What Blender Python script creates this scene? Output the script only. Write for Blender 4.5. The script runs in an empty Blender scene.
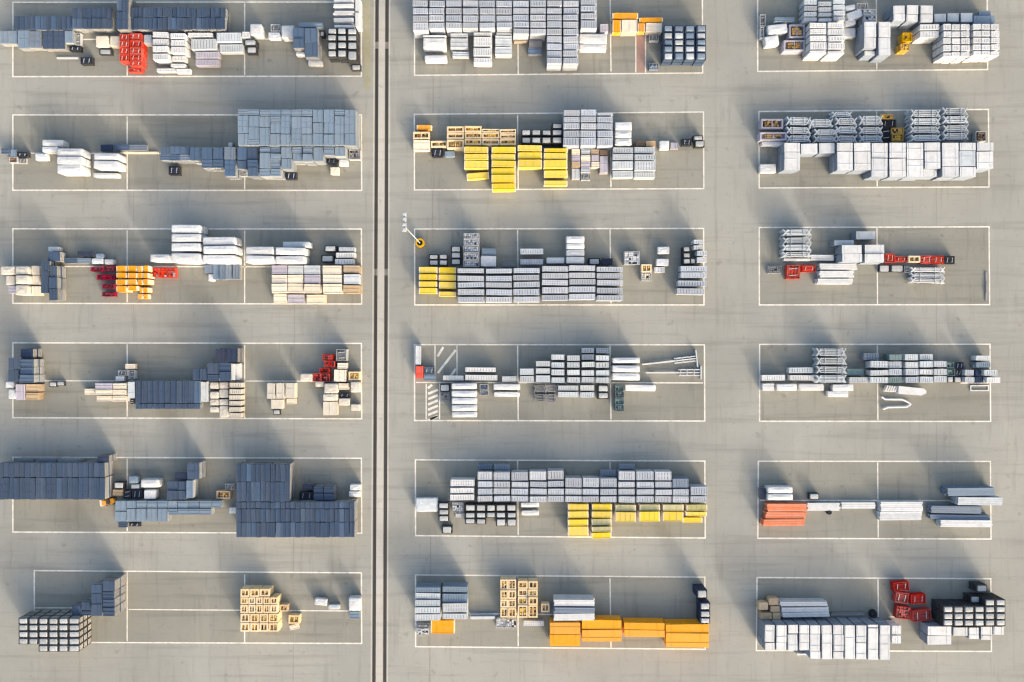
import bpy, bmesh, math, random
from mathutils import Vector, Matrix, noise

R = random.Random(11)
scn = bpy.context.scene
COL = scn.collection

# ------------------------------------------------------------------ camera, sky, sun, exposure
CAM_H = 99.0                       # drone height above the yard (m)
MPP = 0.145                        # metres of ground per photo pixel
cam_d = bpy.data.cameras.new('camera'); cam_d.sensor_width = 36.0; cam_d.lens = CAM_H / (1024 * MPP) * 36.0
cam_d.clip_end = 2000
cam = bpy.data.objects.new('camera', cam_d); COL.objects.link(cam); cam.location = (0, 0, CAM_H)
scn.camera = cam

SUN_EL, SUN_AZ = 12.5, 148.5       # azimuth clockwise from +Y (image up)
world = bpy.data.worlds.new('World'); scn.world = world; world.use_nodes = True
wn = world.node_tree.nodes; wl = world.node_tree.links
sky = wn.new('ShaderNodeTexSky'); sky.sky_type = 'NISHITA'; sky.sun_disc = False
sky.sun_elevation = math.radians(SUN_EL); sky.sun_rotation = math.radians(SUN_AZ)
sky.air_density = 1.0; sky.dust_density = 8.0; sky.ozone_density = 0.45
bg = wn['Background']; bg.inputs['Strength'].default_value = 0.15
wl.new(sky.outputs['Color'], bg.inputs['Color'])

sd = bpy.data.lights.new('sun', 'SUN'); sd.energy = 0.85; sd.angle = math.radians(4.5); sd.color = (1.0, 0.98, 0.955)
sun = bpy.data.objects.new('sun', sd); COL.objects.link(sun)
az, el = math.radians(SUN_AZ), math.radians(SUN_EL)
sdir = Vector((math.sin(az) * math.cos(el), math.cos(az) * math.cos(el), math.sin(el)))
sun.rotation_euler = sdir.to_track_quat('Z', 'Y').to_euler(); sun.location = sdir * 300

vs = scn.view_settings; vs.view_transform = 'Standard'; vs.look = 'None'; vs.gamma = 1.0; vs.use_curve_mapping = False
vs.exposure = 1.80
scn.cycles.filter_width = 1.35
scn.cycles.max_bounces = 6

# ------------------------------------------------------------------ materials
def mk(name, c, rough=0.6, var=0.10, dirt=0.25, dirtc=None, scale=1.3, metal=0.0, tint=0.0, spec=0.4):
    m = bpy.data.materials.new(name); m.use_nodes = True
    n, l = m.node_tree.nodes, m.node_tree.links
    b = n['Principled BSDF']; b.inputs['Roughness'].default_value = rough; b.inputs['Metallic'].default_value = metal
    b.inputs['Specular IOR Level'].default_value = spec
    oi = n.new('ShaderNodeObjectInfo')
    mr = n.new('ShaderNodeMapRange'); mr.inputs[3].default_value = 1 - var; mr.inputs[4].default_value = 1 + var
    l.new(oi.outputs['Random'], mr.inputs[0])
    hs = n.new('ShaderNodeHueSaturation'); hs.inputs['Color'].default_value = (*c, 1)
    l.new(mr.outputs[0], hs.inputs['Value'])
    if tint:
        m2 = n.new('ShaderNodeMath'); m2.operation = 'FRACT'
        m3 = n.new('ShaderNodeMath'); m3.operation = 'MULTIPLY'; m3.inputs[1].default_value = 7.31
        l.new(oi.outputs['Random'], m3.inputs[0]); l.new(m3.outputs[0], m2.inputs[0])
        mt = n.new('ShaderNodeMapRange'); mt.inputs[3].default_value = 1 - tint; mt.inputs[4].default_value = 1 + tint
        l.new(m2.outputs[0], mt.inputs[0]); l.new(mt.outputs[0], hs.inputs['Saturation'])
    tc = n.new('ShaderNodeNewGeometry')
    nz = n.new('ShaderNodeTexNoise'); nz.inputs['Scale'].default_value = scale; nz.inputs['Detail'].default_value = 5
    nz.inputs['Roughness'].default_value = 0.65
    l.new(tc.outputs['Position'], nz.inputs['Vector'])
    rp = n.new('ShaderNodeMapRange'); rp.inputs[1].default_value = 0.42; rp.inputs[2].default_value = 0.75; rp.inputs[4].default_value = dirt
    l.new(nz.outputs['Fac'], rp.inputs[0])
    mx = n.new('ShaderNodeMix'); mx.data_type = 'RGBA'
    l.new(rp.outputs[0], mx.inputs['Factor']); l.new(hs.outputs['Color'], mx.inputs['A'])
    d = dirtc or tuple(0.55 * v + 0.03 for v in c)
    mx.inputs['B'].default_value = (*d, 1)
    l.new(mx.outputs['Result'], b.inputs['Base Color'])
    return m

COLS = {   # key: (adjective, base colour, variation)
 'sv': ('silver', (0.405, 0.450, 0.525), .15), 'lg': ('pale grey', (0.47, 0.52, 0.575), .13), 'wh': ('white', (0.575, 0.605, 0.645), .09),
 'pw': ('pale timber', (0.68, 0.55, 0.37), .08), 'cr': ('cream', (0.70, 0.64, 0.54), .10), 'tn': ('tan', (0.47, 0.36, 0.24), .16), 'br': ('brown', (0.20, 0.14, 0.10), .2),
 'sl': ('slate blue', (0.052, 0.082, 0.142), .13), 'nv': ('navy', (0.028, 0.042, 0.085), .2), 'bl': ('blue', (0.075, 0.120, 0.200), .12),
 'lb': ('light blue', (0.180, 0.245, 0.330), .06), 'ye': ('yellow', (0.66, 0.50, 0.05), .10), 'kh': ('khaki', (0.42, 0.40, 0.20), .12), 'or': ('orange', (0.72, 0.30, 0.003), .06),
 'go': ('golden', (0.56, 0.33, 0.02), .15), 'rd': ('red', (0.56, 0.05, 0.03), .2), 'dr': ('deep red', (0.44, 0.026, 0.022), .2), 'ww': ('off-white', (0.54, 0.515, 0.465), .09), 'cm': ('crimson', (0.28, 0.016, 0.045), .2), 'dk': ('black', (0.018, 0.022, 0.030), .3),
 'sa': ('salmon', (0.64, 0.20, 0.105), .08), 'gr': ('grey', (0.22, 0.23, 0.25), .2), 'li': ('lilac grey', (0.40, 0.39, 0.47), .12),
 'gn': ('blue-green', (0.13, 0.20, 0.22), .2), 'sb': ('steel blue', (0.16, 0.21, 0.29), .15)}
MAT = {k: mk('paint_' + v[0].replace(' ', '_').replace('-', '_'), v[1], 0.5, v[2], 0.75 if k in ('ye', 'or', 'sa', 'rd', 'dr') else .5 if k in ('wh', 'lg', 'sv') else .35, dirtc={'or': (.55, .33, .09), 'ye': (.52, .45, .20), 'sa': (.52, .30, .22), 'rd': (.42, .13, .10), 'dr': (.30, .08, .07)}.get(k), scale=2.0 if k in ('ye', 'or', 'sa') else 1.3, tint=0.08 if k in ('or', 'rd', 'sa', 'ye', 'sl', 'bl', 'lb') else .2, spec=.2) for k, v in COLS.items()}
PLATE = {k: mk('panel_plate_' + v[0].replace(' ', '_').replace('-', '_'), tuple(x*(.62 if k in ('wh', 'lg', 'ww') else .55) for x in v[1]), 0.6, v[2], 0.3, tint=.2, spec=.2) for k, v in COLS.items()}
for k in ('sv', 'lg'): MAT[k].node_tree.nodes['Principled BSDF'].inputs['Roughness'].default_value = 0.55
M_WOOD = mk('weathered_timber', (0.30, 0.24, 0.17), 0.8, .2, .4)
M_PALE = mk('pale_panel_edge', (0.50, 0.50, 0.48), 0.7, .15, .4, scale=3)
M_EDGE = mk('slate_board_edge', (0.18, 0.225, 0.30), 0.7, .12, .3, scale=4)
M_DARK = mk('dark_steel', (0.03, 0.034, 0.042), 0.6, .3, .3)
M_WRAP = mk('stretch_film', (0.78, 0.78, 0.78), 0.35, .05, .15)
M_FILM = mk('milky_cover_sheet', (0.38, 0.41, 0.44), 0.4, .16, .4, scale=2.5)
M_GALV = mk('galvanised_steel', (0.50, 0.53, 0.57), 0.42, .12, .3, scale=3, metal=0.25)
M_RUST = mk('brown_stored_parts', (0.42, 0.26, 0.09), 0.7, .3, .5, scale=5)
WRAP = {}
for k in ('wh', 'lg', 'cr', 'lb', 'tn', 'li', 'ww'):
    WRAP[k] = mk('wrinkled_film_' + COLS[k][0].replace(' ', '_'), COLS[k][1], 0.38, COLS[k][2], .4, scale=2.2, spec=.4)
    n_, l_ = WRAP[k].node_tree.nodes, WRAP[k].node_tree.links
    g_ = n_.new('ShaderNodeNewGeometry'); t_ = n_.new('ShaderNodeTexNoise'); t_.inputs['Scale'].default_value = 2.6; t_.inputs['Detail'].default_value = 4; t_.inputs['Distortion'].default_value = 1.2
    b_ = n_.new('ShaderNodeBump'); b_.inputs['Strength'].default_value = .7; b_.inputs['Distance'].default_value = .12
    l_.new(g_.outputs['Position'], t_.inputs['Vector']); l_.new(t_.outputs['Fac'], b_.inputs['Height']); l_.new(b_.outputs['Normal'], n_['Principled BSDF'].inputs['Normal'])
M_GOLD = mk('ochre_stored_parts', (0.58, 0.38, 0.09), 0.6, .3, .5, scale=5)
M_PLY = mk('pale_plywood', (0.70, 0.62, 0.48), 0.6, .08, .25)

# ------------------------------------------------------------------ mesh helpers
class MB:
    def __init__(s): s.v = []; s.f = []; s.m = []; s.smooth = False
    def box(s, x0, x1, y0, y1, z0, z1, m=0, mt=None):
        b = len(s.v)
        s.v += [(x0,y0,z0),(x1,y0,z0),(x1,y1,z0),(x0,y1,z0),(x0,y0,z1),(x1,y0,z1),(x1,y1,z1),(x0,y1,z1)]
        for i, q in enumerate(((3,2,1,0),(4,5,6,7),(0,1,5,4),(1,2,6,5),(2,3,7,6),(3,0,4,7))):
            s.f.append(tuple(b+k for k in q)); s.m.append(mt if (i == 1 and mt is not None) else m)
    def bar(s, p, q, r, n=5, m=0):
        p, q = Vector(p), Vector(q); d = (q-p).normalized()
        a = d.orthogonal().normalized(); c = d.cross(a); b = len(s.v)
        for e in (p, q):
            for i in range(n):
                t = 2*math.pi*i/n; s.v.append(tuple(e + a*(r*math.cos(t)) + c*(r*math.sin(t))))
        for i in range(n):
            j = (i+1) % n; s.f.append((b+i, b+j, b+n+j, b+n+i)); s.m.append(m)
        s.f.append(tuple(b+n+i for i in range(n))); s.m.append(m)
        s.f.append(tuple(b+n-1-i for i in range(n))); s.m.append(m)
    def prism(s, pts, z0, z1, m=0):
        b = len(s.v); n = len(pts)
        s.v += [(x, y, z0) for x, y in pts] + [(x, y, z1) for x, y in pts]
        s.f.append(tuple(b+n-1-i for i in range(n))); s.m.append(m)
        s.f.append(tuple(b+n+i for i in range(n))); s.m.append(m)
        for i in range(n):
            j = (i+1) % n; s.f.append((b+i, b+j, b+n+j, b+n+i)); s.m.append(m)
    def pillow(s, w, d, h, z0, seed, puff=0.10, m=0, n=6):
        """soft block: rounded edges, sagging faces"""
        b = len(s.v); prof = [(0.0, 0.96), (0.08, 1.0), (0.55, 1.0), (0.90, 0.99), (0.98, 0.96), (1.0, 0.88), (1.006, 0.62), (1.01, 0.3)]
        ring = []
        for i in range(n): ring.append((-1 + 2*i/n, -1))
        for i in range(n): ring.append((1, -1 + 2*i/n))
        for i in range(n): ring.append((1 - 2*i/n, 1))
        for i in range(n): ring.append((-1, 1 - 2*i/n))
        k = len(ring)
        for t, sc in prof:
            for (u, v) in ring:
                L = 1.0 - 0.025*(abs(u)*abs(v))**3
                jx = noise.noise(Vector((u*2+seed, v*2, t*3)))*puff*0.5
                ox = (1-sc)*min(w, d)*0.5
                s.v.append(((u*(w/2-ox))*L + jx*0.3, (v*(d/2-ox))*L + jx*0.3, z0 + h*t*(1 - 0.04*(t > .9)) ))
        c = len(s.v); s.v.append((0, 0, z0 + h*1.02))
        for a in range(len(prof)-1):
            for i in range(k):
                j = (i+1) % k; s.f.append((b+a*k+i, b+a*k+j, b+(a+1)*k+j, b+(a+1)*k+i)); s.m.append(m)
        t = b + (len(prof)-1)*k
        for i in range(k):
            s.f.append((t+i, t+(i+1) % k, c)); s.m.append(m)
        s.smooth = True
    def mesh(s, name, mats):
        me = bpy.data.meshes.new(name); me.from_pydata(s.v, [], s.f)
        for x in mats: me.materials.append(x)
        me.polygons.foreach_set('material_index', s.m)
        if s.smooth: me.polygons.foreach_set('use_smooth', [True]*len(s.f))
        me.update(); return me

CACHE = {}
def q(v): return max(0.05, round(v / 0.06) * 0.06)
def cached(key, fn):
    if key not in CACHE: CACHE[key] = fn()
    return CACHE[key]
def link(name, me, parent=None, loc=(0,0,0), rz=0.0):
    o = bpy.data.objects.new(name, me); COL.objects.link(o)
    o.location = loc; o.rotation_euler = (0, 0, rz)
    if parent: o.parent = parent
    return o
def tag(o, label, cat, group=None):
    o['label'] = label; o['category'] = cat
    if group: o['group'] = group

# ------------------------------------------------------------------ part meshes (w along x, d along y, base at z=0)
def panel_mesh(w, d, h, c, var):
    """a bundle of framed panels lying flat: skids, body, raised rim, cross ribs with sunk pockets"""
    w, d, h = q(w-.10), q(d-.15), q(h)
    def fn():
        b = MB(); sk = min(0.12, h*0.25)
        lx = w >= d
        L, S = (w, d) if lx else (d, w)
        def bx(u0, u1, v0, v1, z0, z1, m=0, mt=None):
            if lx: b.box(u0, u1, v0, v1, z0, z1, m, mt)
            else: b.box(v0, v1, u0, u1, z0, z1, m, mt)
        for u in (-L*0.32, L*0.32): bx(u-0.07, u+0.07, -S/2+0.03, S/2-0.03, 0, sk, 1)
        nl = max(1, round((h-sk)/0.2)); zt = h-0.07
        for i in range(nl):
            z0 = sk + (zt-sk)*i/nl; z1 = sk + (zt-sk)*(i+1)/nl
            bx(-L/2, L/2, -S/2, S/2, z0, z1-0.04, 0)
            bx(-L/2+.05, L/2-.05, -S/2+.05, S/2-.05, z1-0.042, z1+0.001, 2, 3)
        r = 0.11
        bx(-L/2, L/2, -S/2, -S/2+r, zt-0.002, h); bx(-L/2, L/2, S/2-r, S/2, zt-0.002, h)
        bx(-L/2, -L/2+r, -S/2+r, S/2-r, zt-0.002, h); bx(L/2-r, L/2, -S/2+r, S/2-r, zt-0.002, h)
        n = max(3, round(L/0.42)) + (var % 2); sw = (L-2*r)/n*(.36 if var % 4 else .42)
        for i in range(n):
            u = -L/2 + r + (L-2*r)*(i+.5)/n; bx(u-sw, u+sw, -S/2+r, S/2-r, zt-0.002, h-0.008)
        if var % 3 == 0: bx(-L/2+r, L/2-r, -0.06, 0.06, zt-0.002, h-0.016)
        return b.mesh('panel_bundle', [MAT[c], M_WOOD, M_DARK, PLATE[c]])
    return cached(('panel', w, d, h, c, var % 6), fn)

def sheet_mesh(w, d, h, c, var, pale=True):
    """long flat corrugated sheets stacked tight: painted top with raised seams, pale cut edges"""
    w, d, h = q(w), q(d), q(h)
    def fn():
        b = MB(); nl = max(1, round(h/0.22)); lx = w > d*1.3
        L, S = (w, d) if lx else (d, w)
        def bx(u0, u1, v0, v1, z0, z1, m=0, mt=None):
            if lx: b.box(u0, u1, v0, v1, z0, z1, m, mt)
            else: b.box(v0, v1, u0, u1, z0, z1, m, mt)
        for i in range(nl):
            z0 = h*i/nl; z1 = h*(i+1)/nl - 0.05
            bx(-L/2, L/2, -S/2, S/2, z0+0.09, z1, 1 if pale and i < nl-1 else 0, 0)
            bx(-L/2+.06, L/2-.06, -S/2+.06, S/2-.06, z0, z0+0.091, 2)
        for v in (-S/2+0.05, 0.0 if var % 2 else S*0.16, S/2-0.05):
            bx(-L/2+.01, L/2-.01, v-0.03, v+0.03, h-0.052, h-0.01)
        if L > 2.2:
            for k in range(1, 2 + var % 2):
                u = -L/2 + L*k/(2 + var % 2); bx(u-0.025, u+0.025, -S/2+.02, S/2-.02, h-0.052, h-0.02)
        return b.mesh('sheet_bundle', [MAT[c], M_PALE, M_DARK])
    return cached(('sheet', w, d, h, c, var % 4, pale), fn)

def plate_mesh(w, d, h, c, var):
    """yellow panels: faces in colour, pale end profiles"""
    w, d, h = q(w-.08), q(d-.12), q(h)
    def fn():
        b = MB(); nl = max(1, round(h/0.25)); e = min(0.14, w*0.08)
        for u in (-w*0.3, w*0.3): b.box(u-.06, u+.06, -d/2+.04, d/2-.04, 0, 0.1, 2)
        for i in range(nl):
            z0 = 0.1+(h-0.1)*i/nl; z1 = 0.1+(h-0.1)*(i+1)/nl - 0.03
            b.box(-w/2+e, w/2-e, -d/2, d/2, z0, z1)
            b.box(-w/2, -w/2+e-.003, -d/2+.02, d/2-.02, z0, z1-.01, 1); b.box(w/2-e+.003, w/2, -d/2+.02, d/2-.02, z0, z1-.01, 1)
        n = 2 + var % 2
        for i in range(1, n+1):
            u = -w/2 + w*i/(n+1); b.box(u-.03, u+.03, -d/2+.01, d/2-.01, h-.032, h)
        b.box(-w/2+e, w/2-e, -d/2+.005, -d/2+.07, h-.032, h-.006); b.box(-w/2+e, w/2-e, d/2-.07, d/2-.005, h-.032, h-.006)
        return b.mesh('panel_layer', [MAT[c], M_PLY, M_WOOD])
    return cached(('plate', w, d, h, c, var % 4), fn)

def box_mesh(w, d, h, c, var):
    """tight block of flat boards: thin layers, lengthwise seam lips and a cross seam on top"""
    w, d, h = q(w), q(d), q(h)
    def fn():
        b = MB(); nl = max(1, round(h/0.32))
        for i in range(nl):
            z0 = h*i/nl; z1 = h*(i+1)/nl - 0.025
            b.box(-w/2+.05, w/2-.05, -d/2+.005, d/2-.005, z0, z1, 2, 0)
            if i: b.box(-w/2+.08, w/2-.08, -d/2+.07, d/2-.07, z0-0.026, z0+0.001, 1)
        for u in (-w*0.36, w*0.30 if var % 2 else w*0.36):
            b.box(u-.03, u+.03, -d/2+.04, d/2-.04, h-.026, h-.002)
        if d > 1.6:
            y = d*(-0.18 if var % 2 else 0.12); b.box(-w/2+.06, w/2-.06, y-.03, y+.03, h-.026, h+.006)
        return b.mesh('board_layer', [MAT[c], M_DARK, M_EDGE if c in ('wh', 'lg') else MAT[c]])
    return cached(('bx', w, d, h, c, var % 2), fn)

def pack_mesh(w, d, h, c, var):
    w, d, h = q(w), q(d), q(h)
    def fn():
        b = MB(); b.pillow(w, d, h, 0, var*3.7, 0.12, n=5)
        return b.mesh('wrapped_load', [WRAP.get(c) or MAT[c]])
    return cached(('pack', w, d, h, c, var % 3), fn)

def pallet_mesh(w, d):
    w, d = q(w), q(d)
    def fn():
        b = MB()
        for x in (-w/2+.08, 0, w/2-.08): b.box(x-.06, x+.06, -d/2, d/2, 0, 0.10)
        n = max(3, round(d/0.22))
        for i in range(n):
            y = -d/2 + d*(i+.5)/n; b.box(-w/2, w/2, y-d/n*.4, y+d/n*.4, 0.10, 0.14)
        return b.mesh('pallet', [M_WOOD])
    return cached(('pal', w, d), fn)

def cage_mesh(w, d, h, m, key):
    """open stillage: floor, four posts, rails, half-height sides"""
    w, d, h = q(w), q(d), q(h)
    def fn():
        b = MB(); p = 0.045
        b.box(-w/2+.02, w/2-.02, -d/2+.02, d/2-.02, 0.08, 0.13)
        for x in (-w/2+p, w/2-p):
            for y in (-d/2+p, d/2-p): b.box(x-p, x+p, y-p, y+p, 0, h)
        for z, m_ in ((h*0.14, 1), (h*0.42, 1), (h*.70, 1), (h-.09, 0)):
            b.box(-w/2+2*p, w/2-2*p, -d/2, -d/2+.05, z, z+.07, m_); b.box(-w/2+2*p, w/2-2*p, d/2-.05, d/2, z, z+.07, m_)
            b.box(-w/2, -w/2+.05, -d/2+2*p, d/2-2*p, z, z+.07, m_); b.box(w/2-.05, w/2, -d/2+2*p, d/2-2*p, z, z+.07, m_)
        b.box(-w/2+.03, w/2-.03, -d/2+.03, -d/2+.05, .13, h*.8); b.box(-w/2+.03, w/2-.03, d/2-.05, d/2-.03, .13, h*.8)
        b.box(-w/2+.03, -w/2+.05, -d/2+.05, d/2-.05, .13, h*.8); b.box(w/2-.05, w/2-.03, -d/2+.05, d/2-.05, .13, h*.8)
        return b.mesh('cage', [m, M_PALE if key.endswith('!') else m])
    return cached(('cage', w, d, h, key), fn)

def cover_mesh(w, d, h, var, cm=None):
    w, d, h = q(w), q(d), q(h)
    def fn():
        b = MB(); b.pillow(w, d, h, 0, var*5.1, 0.2, n=4)
        return b.mesh('cover', [MAT[cm] if cm else M_FILM])
    return cached(('cover', w, d, h, var % 4, cm), fn)

def tubes_mesh(w, d, h, c, var, rad=0.05):
    """loose heap of tubes lying in a stillage"""
    w, d, h = q(w), q(d), q(h)
    def fn():
        rr = random.Random(var*77+5); b = MB(); lx = w >= d
        L, S = (w, d) if lx else (d, w)
        nr = max(3, int(S/(rad*2.6))); b2 = MB()
        def P(u, v, z): return (u, v, z) if lx else (v, u, z)
        if lx: b.box(-L/2+.05, L/2-.05, -S/2+.05, S/2-.05, 0, h*.72, 1)
        else: b.box(-S/2+.05, S/2-.05, -L/2+.05, L/2-.05, 0, h*.72, 1)
        for i in range(nr):
            v = -S/2 + S*(i+.5)/nr; z = h*.72 + rad*0.8 + rr.random()*h*.16
            L2 = L*(.78+.2*rr.random()); o = (L-L2)*.5*(rr.random()*2-1); k = rr.uniform(-.05, .05)*S
            b.bar(P(o-L2/2, v-k, z), P(o+L2/2, v+k, z), rad, 5, 0)
        for i in range(2):
            u = L*(.25 if i else -.28); z = h*.86+rad
            b.bar(P(u, -S*.36, z), P(u+.1, S*.36, z), rad*.8, 5, 2)
        return b.mesh('tubes', [MAT[c], M_DARK, M_GALV])
    return cached(('tubes', w, d, h, c, var % 4), fn)

def frame_mesh(w, d, h, c, var):
    """nested steel frames: parallel long bars, crossed braces at both ends"""
    w, d, h = q(w), q(d), q(h)
    def fn():
        b = MB(); n = max(3, round(d/0.26)); e = min(w*.24, .62)
        nt = max(1, round(h/0.25))
        for t in range(nt):
            z = h*(t+.5)/nt
            for i in range(n):
                f = (i+.5)/n*2-1; v = f*d/2*.88; L = w/2 - e*.85
                b.box(-L, L, v-.07, v+.07, z-.06, z+.06 + (.04 if i % 2 else 0), 0)
            for s in (-1, 1):
                for g in (-1, 1):
                    b.bar((s*w/2, g*d*.46, z+.08), (s*(w/2-e), -g*d*.40, z+.10), .075, 4)
                    b.bar((s*w/2, g*d*.46, z+.06), (s*(w/2-e*.9), g*d*.1, z+.06), .06, 4)
                b.bar((s*w*.22, -d*.44, z+.14), (s*w*.22, d*.44, z+.14), .05, 4)
        b.box(-w*.30, w*.30, -d*.4, d*.4, 0, h*.55, 1)
        return b.mesh('nested_frame', [MAT[c], M_DARK])
    return cached(('frame', w, d, h, c, var % 2), fn)

def beam_mesh(L, wd, h, c):
    L, wd, h = q(L), round(wd, 2), round(h, 2)
    def fn():
        b = MB(); t = h*.22
        b.box(-L/2, L/2, -wd/2, wd/2, h-t, h); b.box(-L/2, L/2, -wd/2, wd/2, 0, t); b.box(-L/2, L/2, -wd*.2, wd*.2, t, h-t)
        for u in (-L/2+.02, -L*.17, L*.17, L/2-.02): b.box(u-.02, u+.02, -wd/2+.01, wd/2-.01, t, h-t)
        return b.mesh('beam', [MAT[c]])
    return cached(('beam', L, wd, h, c), fn)

def crate_mesh(w, d, h, c, wall=0.12):
    w, d, h = q(w), q(d), q(h)
    def fn():
        b = MB(); t = min(wall*1.7, w*.2, d*.24)
        b.box(-w/2, w/2, -d/2, d/2, 0, 0.15)
        b.box(-w/2, w/2, -d/2, -d/2+t, .15, h); b.box(-w/2, w/2, d/2-t, d/2, .15, h)
        b.box(-w/2, -w/2+t, -d/2+t, d/2-t, .15, h); b.box(w/2-t, w/2, -d/2+t, d/2-t, .15, h)
        b.box(-t*.3, t*.3, -d/2+t, d/2-t, .15, h-.04)
        return b.mesh('crate_walls', [MAT[c]])
    return cached(('crate', w, d, h, c), fn)

def stored_mesh(w, d, h, m, var, key):
    w, d, h = q(w), q(d), q(h)
    def fn():
        rr = random.Random(var*13+1); b = MB()
        n = max(2, round(w/.28)); k = max(2, round(d/.3))
        for i in range(n):
            for j in range(k):
                x = -w/2+w*(i+.5)/n; y = -d/2+d*(j+.5)/k; z = h*rr.uniform(.62, 1.0)
                b.box(x-w/n*.42, x+w/n*.42, y-d/k*.42, y+d/k*.42, 0, z, rr.choice((0, 0, 0, 1) if key == 'go' else (0, 0, 0, 2) if key == 'rd' else (0, 0, 0, 0, 1) if key in ('dr', 'cm') else (0,)*9+(1,)))
        return b.mesh('stored_pieces', [m, M_DARK, M_FILM])
    return cached(('stored', w, d, h, key, var % 4), fn)

def slab(w, d, h, m, key):
    w, d, h = q(w), q(d), round(h, 2)
    def fn():
        b = MB(); b.box(-w/2, w/2, -d/2, d/2, 0, h); return b.mesh('slab', [m])
    return cached(('slab', w, d, h, key), fn)

# ------------------------------------------------------------------ layout survey (read off the photograph, undone to ground metres)
ITEMS = []
VIEWS = {}
for r, y in enumerate((0, 95, 205, 325, 440, 555)):
    VIEWS['L%da' % r] = (0, y, 5.368); VIEWS['L%db' % r] = (185, y, 5.368)
for r, y in enumerate((0, 95, 210, 330, 450, 565)):
    VIEWS['M%da' % r] = (400, y, 6.375); VIEWS['M%db' % r] = (555, y, 6.375)
for r, y in enumerate((0, 95, 215, 330, 450, 565)):
    VIEWS['R%da' % r] = (745, y, 6.375); VIEWS['R%db' % r] = (860, y, 6.375)
ROWN = ('top-row', 'second-row', 'third-row', 'fourth-row', 'fifth-row', 'bottom-row')
COLN = {'L': 'left bay', 'M': 'middle bay', 'R': 'right bay'}
ORD = ('first', 'second', 'third', 'fourth', 'fifth', 'sixth', 'seventh', 'eighth', 'ninth', 'tenth', 'eleventh', 'twelfth', 'thirteenth', 'fourteenth',
       'fifteenth', 'sixteenth', 'seventeenth', 'eighteenth', 'nineteenth', 'twentieth', 'twenty-first', 'twenty-second', 'twenty-third', 'twenty-fourth', 'twenty-fifth')

def ground_xy(px, py, z=0.0):
    k = MPP * (CAM_H - z) / CAM_H
    return (px-512)*k, (341-py)*k

# ------------------------------------------------------------------ the yard: concrete, trench strip, joints, paint
def concrete(name, c1, c2, stain=0.30):
    m = bpy.data.materials.new(name); m.use_nodes = True
    n, l = m.node_tree.nodes, m.node_tree.links
    b = n['Principled BSDF']; b.inputs['Roughness'].default_value = 0.85; b.inputs['Specular IOR Level'].default_value = 0.25
    g = n.new('ShaderNodeNewGeometry')
    def nz(scale, sc=(1, 1, 1), det=5, rough=.6):
        mp = n.new('ShaderNodeMapping'); mp.inputs['Scale'].default_value = sc; l.new(g.outputs['Position'], mp.inputs['Vector'])
        t = n.new('ShaderNodeTexNoise'); t.inputs['Scale'].default_value = scale; t.inputs['Detail'].default_value = det; t.inputs['Roughness'].default_value = rough
        l.new(mp.outputs['Vector'], t.inputs['Vector']); return t.outputs['Fac']
    def rng(s, a, bb, lo, hi):
        r = n.new('ShaderNodeMapRange'); r.inputs[1].default_value = a; r.inputs[2].default_value = bb; r.inputs[3].default_value = lo; r.inputs[4].default_value = hi
        l.new(s, r.inputs[0]); return r.outputs[0]
    def mix(f, a, bcol, typ='MIX'):
        x = n.new('ShaderNodeMix'); x.data_type = 'RGBA'; x.blend_type = typ; l.new(f, x.inputs['Factor'])
        if isinstance(a, tuple): x.inputs['A'].default_value = (*a, 1)
        else: l.new(a, x.inputs['A'])
        x.inputs['B'].default_value = (*bcol, 1); return x.outputs['Result']
    col = mix(rng(nz(.05, det=4), .38, .66, 0, 1), c1, c2)
    col = mix(rng(nz(.35, (.14, 2.2, 1), 6), .52, .78, 0, stain*1.1), col, tuple(v*.60 for v in c1))       # tyre wear along the lanes
    col = mix(rng(nz(.5, (2.4, .22, 1), 5), .55, .80, 0, stain*.8), col, tuple(v*.66 for v in c2))
    col = mix(rng(nz(1.1, det=7, rough=.7), .55, .80, 0, stain), col, (c1[0]*.7, c1[1]*.69, c1[2]*.63))      # blotches
    col = mix(rng(nz(6, det=6, rough=.75), .5, .85, 0, .20), col, tuple(v*1.18 for v in c1))
    col = mix(rng(nz(.55, det=3, rough=.5), .66, .74, 0, stain*.55), col, tuple(v*.55 for v in c1))          # oil spots
    col = mix(rng(nz(.16, (1.6, .35, 1), 6, .7), .56, .72, 0, stain*.5), col, tuple(v*1.16 for v in c1))       # pale swept streaks
    l.new(col, b.inputs['Base Color'])
    bp = n.new('ShaderNodeBump'); bp.inputs['Strength'].default_value = .15; bp.inputs['Distance'].default_value = .02
    l.new(nz(9, det=6), bp.inputs['Height']); l.new(bp.outputs['Normal'], b.inputs['Normal'])
    return m
M_CONC = concrete('yard_concrete', (0.313, 0.322, 0.308), (0.258, 0.267, 0.258), .75)
M_BAYF = concrete('stained_bay_concrete', (0.252, 0.257, 0.236), (0.206, 0.211, 0.194), .90)
M_STRIP = concrete('pale_strip_concrete', (0.46, 0.455, 0.435), (0.38, 0.38, 0.365), .7)
M_TRENCH = mk('trench_asphalt', (0.085, 0.080, 0.073), .9, 0, .4, scale=4)
M_JOINT = mk('joint_sealant', (0.20, 0.195, 0.185), .9, .1, .6, dirtc=(0.30, 0.29, 0.27), scale=.9)
M_LINE = mk('line_paint', (0.70, 0.69, 0.655), .7, .05, .85, dirtc=(0.40, 0.39, 0.36), scale=1.1)
M_REDP = mk('faded_red_paint', (0.30, 0.19, 0.17), .8, 0, .6, dirtc=(0.33, 0.28, 0.25), scale=1.2)
M_GREEN = mk('moss_film', (0.27, 0.27, 0.19), .95, 0, .8, dirtc=(0.34, 0.33, 0.29), scale=.6)

BIG = 900.0
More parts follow.
